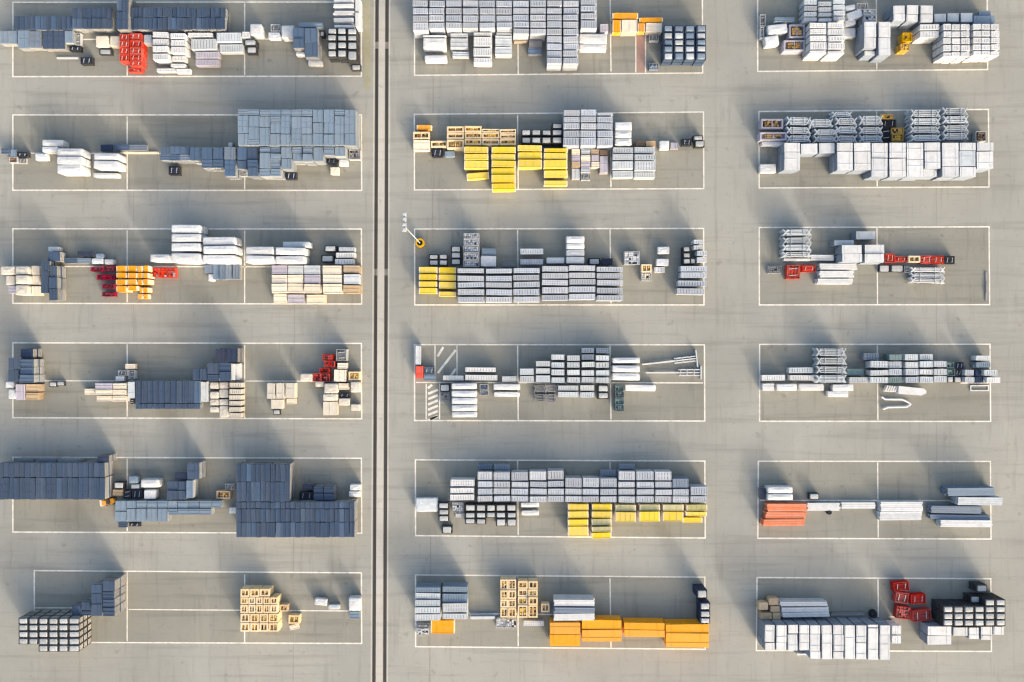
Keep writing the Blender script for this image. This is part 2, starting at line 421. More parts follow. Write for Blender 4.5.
# the paved trench strip runs slightly askew: photo x at y=0 and y=682
def trench_x(px_top, px_bot):
    xt, xb = ground_xy(px_top, 0)[0], ground_xy(px_bot, 682)[0]; yt, yb = ground_xy(0, 0)[1], ground_xy(0, 682)[1]
    k = (xt-xb)/(yt-yb)
    return lambda y: xb + (y-yb)*k
T = [trench_x(*p) for p in ((375.3, 372.1), (378.8, 375.6), (385.2, 382.9), (388.8, 386.4))]
YT, YB = 120.0, -120.0
def quads(name, qs, mat, parent=None, z=0.0, kind=None):
    v, f = [], []
    for pts in qs:
        b = len(v); v += [(x, y, z if len(p) == 2 else p[2]) for p in pts for x, y in [p[:2]]]; f.append(tuple(range(b, b+len(pts))))
    me = bpy.data.meshes.new(name); me.from_pydata(v, [], f); me.materials.append(mat); me.update()
    o = link(name, me, parent)
    if kind: o['kind'] = kind
    return o
E = []      # concrete sheet with two slots left open
E.append([(-BIG, YB), (T[0](YB), YB), (T[0](YT), YT), (-BIG, YT)])
E.append([(T[3](YB), YB), (BIG, YB), (BIG, YT), (T[3](YT), YT)])
E.append([(-BIG, YT), (BIG, YT), (BIG, BIG), (-BIG, BIG)]); E.append([(-BIG, -BIG), (BIG, -BIG), (BIG, YB), (-BIG, YB)])
ground = quads('ground', E, M_CONC, kind='structure')
strip = quads('centre_strip', [[(T[1](YB), YB), (T[2](YB), YB), (T[2](YT), YT), (T[1](YT), YT)]], M_STRIP, ground)
D = -0.09
for a, b in ((0, 1), (2, 3)):
    A0, A1, B0, B1 = T[a](YB), T[a](YT), T[b](YB), T[b](YT)
    quads('trench_channel', [[(A0, YB, D), (B0, YB, D), (B1, YT, D), (A1, YT, D)], [(A0, YB, 0), (A0, YB, D), (A1, YT, D), (A1, YT, 0)],
                             [(B0, YB, D), (B0, YB, 0), (B1, YT, 0), (B1, YT, D)]], M_TRENCH, ground)
for a, s in ((0, -1), (3, 1)):     # pale concrete kerb beside each slot
    o = .12; w = .20
    quads('edge_strip', [[(T[a](YB)+s*o-w/2, YB), (T[a](YB)+s*o+w/2, YB), (T[a](YT)+s*o+w/2, YT), (T[a](YT)+s*o-w/2, YT)]], M_STRIP, ground, .004)
for py in (45, 272):          # concrete bridges across the slots
    y = ground_xy(0, py)[1]; b = MB()
    for a, c in ((0, 1), (2, 3)): b.box(T[a](y)-.01, T[c](y)+.01, y-.48, y+.48, D, -.03)
    link('trench_bridge', b.mesh('trench_bridge', [M_JOINT]), ground)
for a, c in ((0, 1), (2, 3)):      # steel rail lying in each slot
    b = MB(); f = lambda y: (T[a](y)+T[c](y))/2
    b.prism([(f(YB)-.035, YB), (f(YB)+.035, YB), (f(YT)+.035, YT), (f(YT)-.035, YT)], D, -.03)
    link('rail', b.mesh('rail', [M_DARK]), ground)
quads('moss_strip', [[ground_xy(364.5, 90), ground_xy(370.5, 90), ground_xy(370.5, -20), ground_xy(364.5, -20)]], M_GREEN, ground, .003)
def joint(px0, py0, px1, py1, w=.09):
    a, b = Vector(ground_xy(px0, py0)), Vector(ground_xy(px1, py1)); d = (b-a).normalized(); nn = Vector((-d.y, d.x))*w/2
    quads('slab_joint', [[tuple(a+nn), tuple(a-nn), tuple(b-nn), tuple(b+nn)]], M_JOINT, ground, .003)
for x0, x1, w in ((434, 429.5, .13), (296, 293, .10), (134, 133, .07), (936, 937, .06), (716, 716, .04)):
    joint(x0, -40, x1, 722, w)
for y0, y1, w in ((323, 323, .035), (555, 558, .035)):
    joint(-40, y0, 372, y0, w); joint(389, y0, 1064, y1, w)
joint(990, 382, 1064, 382, .10); joint(705, 382, 758, 382, .07); joint(362, 383, 373, 383, .07)

def bay(name, pts, extra, label, thick=()):
    """painted outline through photo points, plus inner lines; each stroke a strip of its own"""
    root = bpy.data.objects.new('bay_marking', None); COL.objects.link(root); root['kind'] = 'structure'; root['label'] = label
    quads('bay_floor', [[ground_xy(*p) for p in reversed(pts)]], M_BAYF, root, .0015)
    segs = [(pts[i], pts[(i+1) % len(pts)]) for i in range(len(pts))] + extra
    for i, (p, qn) in enumerate(segs):
        w = .185 if i < len(pts) else .34 if (p, qn) in thick else .165
        a, b = Vector(ground_xy(*p)), Vector(ground_xy(*qn)); d = (b-a).normalized(); nn = Vector((-d.y, d.x))*w/2
        e = d*w/2 if i < len(pts) and i % 2 == 0 else d*-w/2
        o = quads('painted_line', [[tuple(a-e+nn), tuple(a-e-nn), tuple(b+e-nn), tuple(b+e+nn)]], M_LINE, root, .008 if i < len(pts) else .010)
XL, XR = 12.9, 361.4
LROW = [(2.3, 2.0, 76.6, 76.2), (114.9, 114.9, 190.2, 190.4), (228.8, 229, 303.3, 304), (342.8, 343.4, 417.7, 418.8), (457.2, 458.2, 532, 533.2), (570.6, 572.8, 642.2, 643.4)]
for i, (a, b, c, d) in enumerate(LROW):
    x0 = XL if i < 5 else 34.3
    ex = [((127.2, a+1), (127.2, c-.5)), ((244.7, b+1), (244.7, d-.5))]
    if i in (1, 2, 3): my = (153.2, 266.4, 380.7)[i-1]; ex.append(((XL+1, my), (XR-1, my+.5)))
    if i == 0: ex.append(((XL+1, 39.5), (XR-1, 39)))
    if i == 5: ex += [((34.8, 607.8), (126, 607.8)), ((128, 609.4), (XR-1, 611))]
    bay('L%d' % i, [(x0, a), (XR, b), (XR+(.3 if i else 0), d), (x0, c)], ex, 'white painted storage bay outline, %s %s' % (ROWN[i], COLN['L']))
MROW = [(414.4, -12, 702.3, -14, 75.3, 73), (414.3, 114.3, 703.4, 112, 189.9, 188.6), (414.6, 229, 703.6, 228.4, 304.9, 304.9), (414.5, 344.6, 704.4, 344.8, 420.5, 421), (415.4, 459.8, 704.8, 461, 535.6, 538), (415.5, 574.9, 704.8, 577.1, 646.6, 649.2)]
for i, (x0, a, x1, b, c, d) in enumerate(MROW):
    ex = [((517.6, a+.5), (518.2, c)), ((610.0, b+.5), (611.0, d-1))]
    if i == 0: ex += [((635.8, 30), (635.8, 73)), ((645.5, 30), (645.5, 73))]
    if i == 3: ex += [((415.5, 382.4), (703.5, 382.9)), ((435, 345), (435, 381)), ((457, 345), (457, 381)), ((426.2, 383), (426.2, 420)), ((439.6, 383), (439.6, 420)),
                      ((437, 357.5), (444, 346)), ((437, 374), (456.5, 349)), ((447, 381), (456.5, 368)), ] + \
                     [((427, 389+5.3*k), (439, 384+5.3*k) if k else (433, 384)) for k in range(7)] + [((429, 420), (439, 415))]
    if i == 5: ex += [((468, 613), (560, 614.6))]
    bay('M%d' % i, [(x0, a), (x1, b), (x1+.4, d), (x0+.2, c)], ex, 'white painted storage bay outline, %s %s' % (ROWN[i], COLN['M']), ex[7:] if i == 3 else ())
RROW = [(757.6, -12, 987, -14, 71.4, 69.6, 757.7), (758.9, 111.5, 988.4, 109.4, 187.9, 187, 759.2), (759.2, 227.5, 989, 226.8, 304.9, 304.6, 759.3), (759.6, 344.4, 990, 344.2, 421.2, 421.4, 759.6), (758.3, 461.2, 990.4, 461.4, 538.2, 539, 757.8), (757, 577.5, 990.8, 578.7, 650.5, 651.4, 756.4)]
for i, (x0, a, x1, b, c, d, xb) in enumerate(RROW):
    ex = [((876.2+.35*i, (a+b)/2+.5), (876.8+.35*i, (c+d)/2-.5))]
    if i == 3: ex += [((960, 383), (989, 383))]
    if i == 4: ex += [((759.3, 500.3), (989, 500.6))]
    if i == 5: ex += [((888, 616.8), (915, 617))]
    bay('R%d' % i, [(x0, a), (x1, b), (x1+.6, d), (xb, c)], ex, 'white painted storage bay outline, %s %s' % (ROWN[i], COLN['R']))
rp = quads('red_walkway', [[ground_xy(636.5, 72), ground_xy(644.8, 72), ground_xy(644.8, 30), ground_xy(636.5, 30)]], M_REDP, ground, .004)
o = quads('manhole_cover', [[ground_xy(431.2, 233.2), ground_xy(435.4, 233.2), ground_xy(435.4, 229.4), ground_xy(431.2, 229.4)]], M_JOINT, ground, .012)

# ------------------------------------------------------------------ the stacks and crates
NOUN = {'p': ('panel_stack', 'panel stack', 'panel stack'), 's': ('sheet_stack', 'sheet stack', 'sheet stack'), 'y': ('plate_stack', 'plate stack', 'plate stack'),
        'w': ('wrapped_pack', 'wrapped pack', 'pack'), 'b': ('board_block', 'board block', 'board stack'), 'k': ('covered_crate', 'covered crate', 'crate'),
        't': ('open_box', 'open box', 'box'), 'f': ('frame_bundle', 'frame bundle', 'frames'), 'r': ('tube_stillage', 'tube stillage', 'stillage'),
        'l': ('beam_pile', 'beam pile', 'beams'), 'c': ('storage_crate', 'storage crate', 'crate'), 'g': ('bulk_bag', 'bulk bag', 'bag'), 'a': ('pallet_load', 'pallet load', 'pallet'),
        'psv': ('formwork_stack', 'formwork stack', 'formwork stack'), 's|': ('strip_stack', 'strip stack', 'strip stack')}
def noun(it): return NOUN['psv'] if it['k'] + it['c'] == 'psv' else NOUN['s|'] if it.get('strip') else NOUN[it['k']]

def build(it):
    k, c, w, d, h = it['k'], it['c'], it['w'], it['d'], it['h']
    root = bpy.data.objects.new(noun(it)[0], None); COL.objects.link(root); root.empty_display_size = .3
    root.location = (it['x'], it['y'], 0.012); root.rotation_euler = (0, 0, math.radians(it['rz']))
    def part(name, me, z=0, x=0, y=0, jit=0.02, rz=0, parent=None):
        return link(name, me, parent or root, (x+R.uniform(-jit, jit), y+R.uniform(-jit, jit), z), rz+R.uniform(-1, 1)*jit*.3)
    v = R.randrange(12)
    if k in 'psyb':
        tier = {'p': .95, 's': 1.3, 'y': .9, 'b': 1.3}[k]
        sk = .1; n = max(1, round(h/tier)); t = (h-sk)/n
        part('skid', slab(w*.8, d*.8, sk, M_WOOD, 'wood'), 0, jit=0)
        fn = {'p': panel_mesh, 's': sheet_mesh, 'y': plate_mesh, 'b': box_mesh}[k]
        nm = {'p': 'panel_bundle', 's': 'sheet_bundle', 'y': 'panel_layer', 'b': 'board_layer'}[k]
        for i in range(n):
            part(nm, fn(w, d, t-.012, c, v), sk+i*t, jit=.04 if n > 1 else .01)
    elif k == 'w':
        n = max(1, round(h/1.5)); t = h/n
        for i in range(n):
            part('pallet', pallet_mesh(w*.96, d*.94), i*t, jit=.01); part('wrapped_load', pack_mesh(w, d, t-.15, c, v), i*t+.14)
    elif k == 'g':
        part('pallet', pallet_mesh(w*.95, d*.95), 0); part('sack', pack_mesh(w, d, h-.15, c, v), .14)
    elif k == 'k':
        n = max(1, round(h/1.0)); t = h/n
        for i in range(n):
            last = i == n-1
            cg = part('cage', cage_mesh(w, d, t-(.06 if last else .0), M_DARK if c == 'dk' else MAT[c], 'd'+c+('!' if it['view'] == 'L5a' else '')), i*t, jit=.012)
            if last: part('cover', cover_mesh(w*.80, d*.78, t*.5, v, R.choice(('sb', 'lb', 'lg', 'sb', None)) if c == 'sl' else None), t*.5, parent=cg)
            else: part('stored_pieces', slab(w*.9, d*.9, t*.6, M_DARK, 'dk'), .13, jit=0, parent=cg)
    elif k == 't':
        n = max(1, round(h/.9)); t = h/n
        for i in range(n):
            cg = part('crate_walls', crate_mesh(w, d, t-.02, c), i*t, jit=.012)
        m, key = (M_RUST, 'rust') if v % 2 else (M_GOLD, 'gold')
        part('stored_pieces', stored_mesh(w*.62, d*.54, t*.97-.16, m, v, key), .152, jit=0, parent=cg)
    elif k == 'c':
        n = max(1, round(h/.9)); t = h/n
        for i in range(n):
            part('cage', cage_mesh(w, d, t-.02, MAT[c] if c in ('rd', 'cm', 'ye', 'gn', 'go', 'dr') else M_GALV, 'c'+c), i*t, jit=.012)
            if i < n-1: part('stored_pieces', slab(w*.88, d*.88, t*.6, M_DARK, 'dk'), i*t+.13, jit=0)
        part('stored_pieces', stored_mesh(w-.2, d-.2, t*.80, MAT[c], v, c), (n-1)*t+.132, jit=0)
    elif k == 'r':
        n = max(1, round(h/.85)); t = h/n
        for i in range(n):
            part('cage', cage_mesh(w, d, t-.04, M_DARK if c in ('dk', 'nv') else (M_GALV if c in ('sv', 'lg', 'wh', 'gr') else MAT[c]), 'r'+c), i*t, jit=.012)
            if i < n-1: part('stored_pieces', slab(w*.88, d*.88, t*.6, MAT[c], c), i*t+.13, jit=0)
        part('tubes', tubes_mesh(w-.14, d-.14, t*.8, c, v), (n-1)*t+.132, jit=0)
    elif k == 'f':
        n = max(1, round(h/.75)); t = h/n
        part('skid', slab(w*.5, d*.5, .1, M_WOOD, 'wood'), 0, jit=0)
        for i in range(n): part('nested_frame', frame_mesh(w+.25, d, t-.03, c, v), i*t+.03, jit=.06)
    elif k == 'l':
        lx = w >= d; L, S = (w, d) if lx else (d, w)
        bw = .26; nb = max(1, round(S/(bw+.02))); bw = S/nb-.02; n = max(1, round(h/.3)); t = h/n
        for i in range(n):
            for j in range(nb):
                vv = -S/2+S*(j+.5)/nb; o = R.uniform(-.1, .1)
                part('beam', beam_mesh(L-.2, bw, t-.01, c), i*t, x=o if lx else vv, y=vv if lx else o, jit=.004, rz=0 if lx else math.pi/2)
    elif k == 'a':
        part('pallet', pallet_mesh(w, d), 0, jit=.0)
        n = max(1, round((h-.14)/.55)); t = (h-.14)/n
        for i in range(n): part('load_layer', sheet_mesh(w*.97, d*.96, t, c, v, False), .14+i*t, jit=.03)
    tag(root, it['label'], noun(it)[2], it['group'])
    return root

def add(view, k, c, x0, y0, x1, y1, h, rz=0.0, **kw):
    X, Y, s = VIEWS[view]
    a = ground_xy(X+x0/s, Y+y0/s, h); b = ground_xy(X+x1/s, Y+y1/s, h)
    it = dict(k=k, c=c, x=(a[0]+b[0])/2, y=(a[1]+b[1])/2, w=b[0]-a[0], d=a[1]-b[1], h=h, rz=rz + R.uniform(-.9, .9), view=view,
              bay=ROWN[int(view[1])]+' '+COLN[view[0]], **kw)
    ITEMS.append(it); return it
def blk(view, k, c, phrase, h, spec, hv=0.06):
    """spec: 'x0-x1:y0-y1,y0-y1|...' columns of stacks; a colour may follow a row as y0-y1=cc and a height as @h"""
    cols = [s for s in spec.replace('\n', '').replace(' ', '').split('|') if s]
    for ci, s in enumerate(cols):
        xs, ys = s.split(':'); x0, x1 = map(float, xs.split('_'))
        rows = ys.split(',')
        for ri, r in enumerate(rows):
            cc, hh = c, h*(1+R.uniform(-hv, hv))
            if '@' in r: r, t = r.split('@'); hh = float(t)
            if '=' in r: r, cc = r.split('=')
            y0, y1 = map(float, r.split('_'))
            add(view, k, cc, x0, y0, x1, y1, hh, block=phrase, ci=ci, nc=len(cols), ri=ri, nr=len(rows))
def strips(view, k, c, phrase, h, x0, x1, n, ys, alt=None, hv=.03):
    for i in range(n):
        a = x0+(x1-x0)*i/n; b = x0+(x1-x0)*(i+1)/n
        rows = ys
        for ri, (ya, yb) in enumerate(rows):
            cc = c
            if alt and R.random() < .10: cc = alt
            add(view, k, cc, a+.7, ya, b-.7, yb, h*(1+R.uniform(-hv, hv)), strip=1, block=phrase, ci=i, nc=n, ri=ri, nr=len(rows))
def ones(view, text):
    """one thing per entry: kind colour x0 y0 x1 y1 height [turn]"""
    for e in text.split(';'):
        p = e.split()
        if not p: continue
        add(view, p[0], p[1], *map(float, p[2:6]), float(p[6]), float(p[7]) if len(p) > 7 else 0.0)
# ---- left column, top row
strips('L0a', 's', 'sl', 'back-left run', 1.5, 75, 385, 11, [(86, 158)], 'bl')
blk('L0a', 's', 'lb', 'front-left row', 1.3, '0_44:166_232|46_92:162_232|95_155:162_256|160_218:166_254=sb|230_286:164_260=sl|289_345:164_260=sl|347_390:166_228')
strips('L0a', 's', 'sl', 'middle run', 1.7, 386, 600, 8, [(40, 96), (98, 152)], 'bl')
strips('L0a', 's', 'sl', 'tall pair', 2.6, 626, 686, 2, [(-30, 60), (62, 156)], 'bl')
strips('L0a', 's', 'sl', 'long run', 2.0, 690, 1208, 20, [(40, 92), (94, 156)], 'bl')
ones('L0a', 'r nv 432 305 492 344 .8;r nv 372 246 430 272 .7;g cr 512 190 580 248 1.0;g cr 588 192 640 248 1.0;k dk 532 262 597 292 .7;c rd 690 358 760 386 .8;w lg 750 185 812 235 1.2;r gr 402 176 430 240 .8;l wh 300 305 420 315 .2;l cr 410 160 610 172 .5')
blk('L0a', 'r', 'rd', 'red cluster', 1.7, '640_688:182_214,218_250,254_288,292_328|696_758:178_212,216_250,254_288,292_324,327_352')
blk('L0a', 'p', 'wh', 'white pair', 2.0, '820_905:170_202,206_240,244_280,284_322|915_995:176_206,210_244,248_286,292_330@1.2,334_362@1.0')
ones('L0a', 'p wh 945 366 1022 394 .8;p wh 840 332 940 386 .9')
ones('L0b', 'p wh 10 174 146 200 1.6;p lg 30 207 166 266 1.6;p li 55 276 182 312 1.2;p li 55 317 182 354 1.0;p lg 168 174 300 226 1.6;p lg 182 236 312 282 1.2;p wh 304 168 347 206 1.5;k dk 316 212 380 242 1.4;k dk 330 248 382 284 1.0;w wh 345 126 410 186 1.6;r gr 460 130 510 166 1.0;w wh 446 172 508 208 1.0;w wh 515 135 586 202 1.6;s lb 610 120 736 146 1.9')
blk('L0b', 's', 'bl', 'double stack', 2.4, '580_640:150_204,206_255|643_712:150_224,226_302')
ones('L0b', 'w wh 660 316 736 350 .9;k dk 716 166 746 192 1.2;w wh 594 258 640 296 1.0')
blk('L0b', 'l', 'wh', 'barred end pile', 1.6, '795_908:-14_12,20_38,58_78,96_116,134_148|914_940:-10_60,64_144')
blk('L0b', 'k', 'dk', 'corner grid', 2.2, '765_812:150_182,186_218,224_264,270_304|818_866:150_184,188_218,224_260,266_304|872_922:152_184,188_218,224_264,270_322')
ones('L0b', 'k dk 894 334 944 376 .7')
# ---- left column, second row
ones('L1a', 's bl 5 286 52 315 .9;s lb 55 292 86 328 .8;r nv 90 306 146 330 .8;c br 48 334 90 362 .7;w wh 188 312 252 350 .8;w wh 224 238 338 270 1.6;w wh 224 275 308 304 1.5;s nv 540 266 602 300 1.0;s bl 605 264 690 296 .8;s sb 694 266 786 296 .7;r nv 904 380 960 426 .9;l cr 640 304 850 316 .2;r gr 96 340 140 366 .4')
blk('L1a', 'w', 'wh', 'bright long packs', 2.2, '304_440:284_326,330_370,374_420|500_634:310_346,352_394,418_440@1.0')
strips('L1a', 's', 'bl', 'left front strips', 2.2, 860, 1020, 3, [(276, 318), (320, 350)], 'sb')
blk('L1b', 's', 'bl', 'centre front strips', 2.5, '27_82:280_350|88_145:280_346,350_390|150_205:280_346,350_390|210_268:280_346=sb,350_434|280_330:280_346,350_394|335_390:280_346=sl,348_388,390_434')
blk('L1b', 's', 'lb', 'pale front strips', 2.6, '400_455:280_308,312_392,396_434|460_512:280_310,314_348,352_390,396_434|517_570:280_336,340_394|576_627:280_312,316_355|632_682:280_312,316_355|690_740:280_352|746_800:280_322|806_860:280_328')
blk('L1b', 's', 'lb', 'big pale block', 3.0, '283_340:78_107,110_205,208_270|342_398:78_107,110_168,172_238,241_270|400_456:78_110,114_172,176_270|459_513:78_110,114_148,151_204,208_270|516_567:78_110,113_206,210_270|570_624:78_112,115_180,183_270|627_683:78_112,116_206,210_270|686_742:78_144,148_204,208_270|745_800:78_148,151_206,210_270|803_855:78_108,112_206,210_270|858_916:78_204,208_270', .006)
ones('L1b', 'r nv 750 328 810 365 1.0;w wh 826 340 872 380 .8;g cr 780 385 826 426 .8;c gr 880 290 940 345 1.0;r nv 540 414 596 452 .9;r gr 284 400 330 434 .9;w wh 232 254 254 276 .6')
# ---- left column, third row
blk('L2a', 'w', 'ww', 'pale stacked packs', 1.9, '80_150:328_372,376_424,430_484')
blk('L2a', 'a', 'cr', 'cream slabs', 1.2, '152_212:326_374,378_430,434_486')
ones('L2a', 'w ww 0 328 74 374 1.7;w ww 30 380 78 430 1.2;a li 44 434 102 474 1.1;w wh 258 224 312 248 1.2;s bl 345 284 412 312 .9;s lb 414 284 486 312 .9;s nv 414 246 502 274 1.1;w wh 490 286 550 316 1.0;w lb 512 260 554 284 1.0;w wh 560 290 608 318 1.0')
blk('L2a', 's', 'sl', 'blue pair', 2.3, '220_262:300_350,352_412,414_472|262_302:326_386,388_448,450_512')
ones('L2a', 's sl 256 250 318 320 1.9')
blk('L2a', 'c', 'cm', 'crimson column', 1.0, '485_550:334_356|554_612:324_354|518_612:374_402|546_612:424_448|546_612:468_490')
blk('L2a', 'y', 'or', 'orange block', 1.9, '622_680:325_358,362_393,397_428,433_468|683_735:325_358,362_393,397_428,433_462|738_764:325_358,362_393,397_428,440_472@1.4,476_506@1.0|768_796:325_358,362_393,397_428,440_472@1.4,476_506@1.0')
blk('L2a', 'c', 'rd', 'red row', .8, '800_850:336_386|853_896:336_390|899_942:336_390')
blk('L2a', 'w', 'wh', 'bright long packs', 2.8, '918_1074:105_148,153_194,203_246,258_308|1088_1262:170_212,218_260,268_312|1318_1466:224_264,270_312|1478_1636:226_266,272_314')
ones('L2a', 'w wh 804 264 908 304 2.2;w lg 1518 196 1660 226 2.0')
blk('L2b', 's', 'sb', 'blue sheet row', 1.2, '104_146:320_362|150_182:318_400|184_216:318_400|219_252:318_400|255_292:320_398')
ones('L2b', 'w wh 124 370 176 408 .9;k dk 748 218 812 250 1.2;k dk 730 268 798 306 1.0;p lg 824 224 912 250 1.3;p wh 810 253 912 284 1.4;p wh 804 288 906 320 1.3')
blk('L2b', 'a', 'cr', 'cream pallet block', 1.8, '464_547:323_371=li,374_420,423_472|551_634:323_371=lg,374_420,423_472|638_724:323_371=lg,374_420=li,423_472|738_840:323_371,374_420,423_474|850_936:324_362=tn,370_424=lg,430_474=tn')
ones('L2b', 'a cr 474 478 546 528 .9;a li 550 478 642 528 .9;a cr 652 480 754 530 1.0')
# ---- left column, fourth row
blk('L3a', 's', 'sl', 'striped stack', 2.6, '44_100:176_236,240_302|104_176:184_226=bl,228_268=bl,270_310=bl')
ones('L3a', 's nv 110 128 172 180 2.2;w wh 28 304 72 336 1.0;w wh 44 345 80 396 1.0;a li 82 318 130 406 1.5;a tn 134 318 210 358 1.3;a tn 132 362 208 402 1.3;k dk 262 306 302 332 .5;k dk 304 304 344 326 .5;a cr 452 342 508 374 .8;a cr 518 380 600 410 1.3;a cr 604 380 682 410 1.3;a li 510 312 602 346 1.5;a cr 510 348 602 376 1.5;a cr 605 312 676 346 1.5;a cr 605 348 676 377 1.5;w wh 618 276 662 302 1.0;r gr 634 244 684 272 1.0;r gr 688 244 722 290 .9;a cr 672 209 724 236 .9;b lg 684 305 724 394 1.5;r nv 690 398 722 424 .6')  # leading navy stack: contact shade beside the striped stack, put into its colour
strips('L3a', 's', 'sl', 'front strips', 1.6, 726, 1072, 11, [(300, 420), (423, 450)], 'bl')
ones('L3b', 'l lg 82 302 120 416 1.3')
blk('L3b', 's', 'sl', 'rear steps', 2.0, '42_78:234_296|80_118:234_296|120_180:204_262,266_298|184_242:204_246,250_298')
ones('L3b', 's nv 166 128 220 200 2.6;s nv 222 128 282 200 2.6;l wh 246 206 264 298 1.8;l wh 268 206 290 298 1.2')  # navy pair: a stack face in shadow, the shade put into the colour
blk('L3b', 'w', 'ww', 'small pale packs', 1.1, '134_178:308_342,358_394,400_432,440_470|182_230:308_342,346_392,398_430,434_496')
blk('L3b', 'p', 'ww', 'pale end column', 1.6, '236_304:308_338,342_372,376_404,408_436,440_468,472_500')
blk('L3b', 'b', 'ww', 'pale board heap', 1.3, '438_484:312_396|487_534:312_396|537_592:312_392')
ones('L3b', 'b ww 460 400 524 450 1.0;k dk 474 456 510 482 .6;a cr 546 396 596 426 .8')
ones('L3b', 'w ww 618 262 684 302 1.2;w ww 698 304 744 332 1.2;w ww 746 314 818 366 1.5;a cr 822 312 876 348 1.2;w ww 740 370 816 406 1.4;a ww 740 410 816 486 1.3;w ww 824 394 882 432 1.0;r nv 826 366 884 390 .9;w ww 888 306 938 362 1.2;w ww 888 426 938 460 .9;t pw 878 250 938 296 1.0;c dr 738 158 792 190 1.4;c dr 746 194 802 226 1.4;c dr 722 234 774 258 1.2;c dr 686 258 726 302 1.2;c dr 730 262 776 306 1.2;r gr 812 132 866 192 1.5;a cr 818 204 870 234 1.3;a cr 800 238 862 304 1.3')
# ---- left column, fifth row
strips('L4a', 's', 'sl', 'long roof-like run', 2.4, -10, 560, 20, [(124, 200), (203, 320)], 'bl', .015)
ones('L4a', 's nv 522 84 580 122 2.2;k dk 10 108 54 150 2.0;s sb 80 102 180 120 1.6;s sb 190 102 300 120 1.6;s sb 310 104 420 122 1.6;k dk 610 226 662 260 1.0;a tn 604 266 656 300 .9;g lb 690 194 736 232 1.1;k gn 700 236 750 262 .8;r nv 664 268 700 316 .9;r nv 708 268 758 316 .9;w wh 754 212 852 256 1.7;w wh 770 270 834 318 1.3;s nv 940 174 1002 212 1.6;s sl 1004 124 1068 210 2.4;s sb 1000 220 1034 312 2.0')
blk('L4a', 's', 'sl', 'square four', 1.9, '896_954:222_268,272_320|957_998:222_268,272_320')
blk('L4a', 's', 'lb', 'pale ledge', 1.5, '618_676:328_382,386_438|680_728:328_366,370_438|731_786:328_366,370_438|790_842:328_366,370_438|845_898:328_366,370_438|902_950:328_366,370_402|953_1006:328_366,370_402|1010_1066:328_366,370_402|1070_1134:328_366,370_402|1138_1186:328_364')
ones('L4a', 's sl 634 440 680 470 .5;r nv 692 444 752 464 .4')
ones('L4b', 'w wh 236 364 274 396 .9;t tn 168 274 242 316 .9;w wh 884 238 940 270 1.0;w wh 880 276 940 306 1.0;s nv 632 236 688 266 1.4;r nv 612 280 684 322 1.2;r gr 216 236 262 268 .7')
strips('L4b', 's', 'sl', 'big slate block', 2.5, 275, 562, 11, [(130, 224), (226, 330)], 'bl', .015)
strips('L4b', 's', 'sl', 'big slate front', 2.4, 275, 908, 24, [(334, 368), (371, 440), (443, 522)], 'bl', .015)
blk('L4b', 's', 'sl', 'small slate pair', 1.8, '690_742:250_284,287_324|745_800:250_284,287_324')
# ---- left column, bottom row
blk('L5a', 'k', 'dk', 'white-topped grid', 2.9, '98_148:339_372,375_407,411_444,448_480|152_202:339_372,375_407,411_444,448_480|206_256:339_372,375_407,411_444,448_482,485_520|260_310:339_372,375_407,411_444,448_482,485_520|314_364:339_372,375_407,411_444,448_482,485_520|368_424:339_372,375_407,411_444,448_482,485_520', .01)
blk('L5a', 's', 'sl', 'blue stepped block', 3.0, '490_546:160_204,207_262,265_328|552_612:142_196,200_236,240_282,285_328', .02)
blk('L5a', 's', 'sl', 'low blue step', 2.2, '382_436:272_330|438_488:252_296,299_330')
blk('L5b', 't', 'pw', 'cream box grid', 1.7, '298_345:184_224|349_398:184_224|402_454:184_222|298_336:228_264,268_312|340_377:228_264,268_312|381_416:228_264,268_312|420_455:228_264,268_312|458_496:228_264,268_312|298_346:316_362,366_412|350_396:316_362,366_412|400_446:316_362,366_412|450_500:316_362,366_412', .01)
ones('L5b', 't tn 508 268 552 306 1.0;t pw 556 324 614 368 .9;a cr 562 374 612 400 .6 14;w wh 696 234 760 270 .8 -6;w lg 770 268 830 292 .7;w wh 878 230 940 300 1.4;s lb 884 304 938 342 .7')
# ---- middle column, top row
blk('M0a', 'p', 'sv', 'main silver block', 2.8, '80_180:-44_-4,2_43,49_90,95_137,141_196|185_285:-44_-4,2_43,49_90,95_137,141_182|290_392:-44_-4,2_43,49_90,95_137,141_182|398_500:-44_-4,2_43,49_90,95_137,141_182|505_608:-44_-4,2_43,49_90,95_137,141_180|614_716:-44_-4,2_43,49_90,95_137,141_180|721_822:-44_-4,2_43,49_88,92_132,136_176,180_216|828_930:-44_-4,2_43,49_88,92_132,136_176,180_218|936_1034:-44_-4,2_42,48_86,92_130,134_176,181_222,227_270,275_316,320_362,367_408|1040_1140:-44_-4,2_42,48_86,92_130,134_176,181_222,227_270,275_316,320_362,367_408|1152_1258:-44_-12,-8_30,35_74,80_120,125_182', .025)
blk('M0a', 'w', 'wh', 'left white front', 1.7, '146_294:188_232,238_306|156_298:352_390@1.2')
blk('M0a', 'a', 'lg', 'pale pallet front', 1.6, '320_434:188_236,244_306|334_440:330_362@1.0|606_714:184_222,226_292,297_346')
blk('M0a', 'p', 'wh', 'white front', 1.8, '468_588:188_230,234_298,303_358,368_402')
ones('M0a', 'a tn 724 228 812 268 .8;s gr 818 246 906 300 1.0;s sb 818 304 906 344 .9')
ones('M0b', 'w wh 155 214 332 274 1.5;w wh 155 280 328 318 1.3;p li 286 150 342 204 1.4;y or 366 80 534 118 1.5;y or 366 124 420 206 1.5;a cr 424 124 526 206 1.5;y or 536 110 690 142 1.3;a cr 578 146 690 204 1.3;y or 530 146 575 204 1.3;r gr 604 218 662 258 .9;r sb 602 404 658 440 .8')
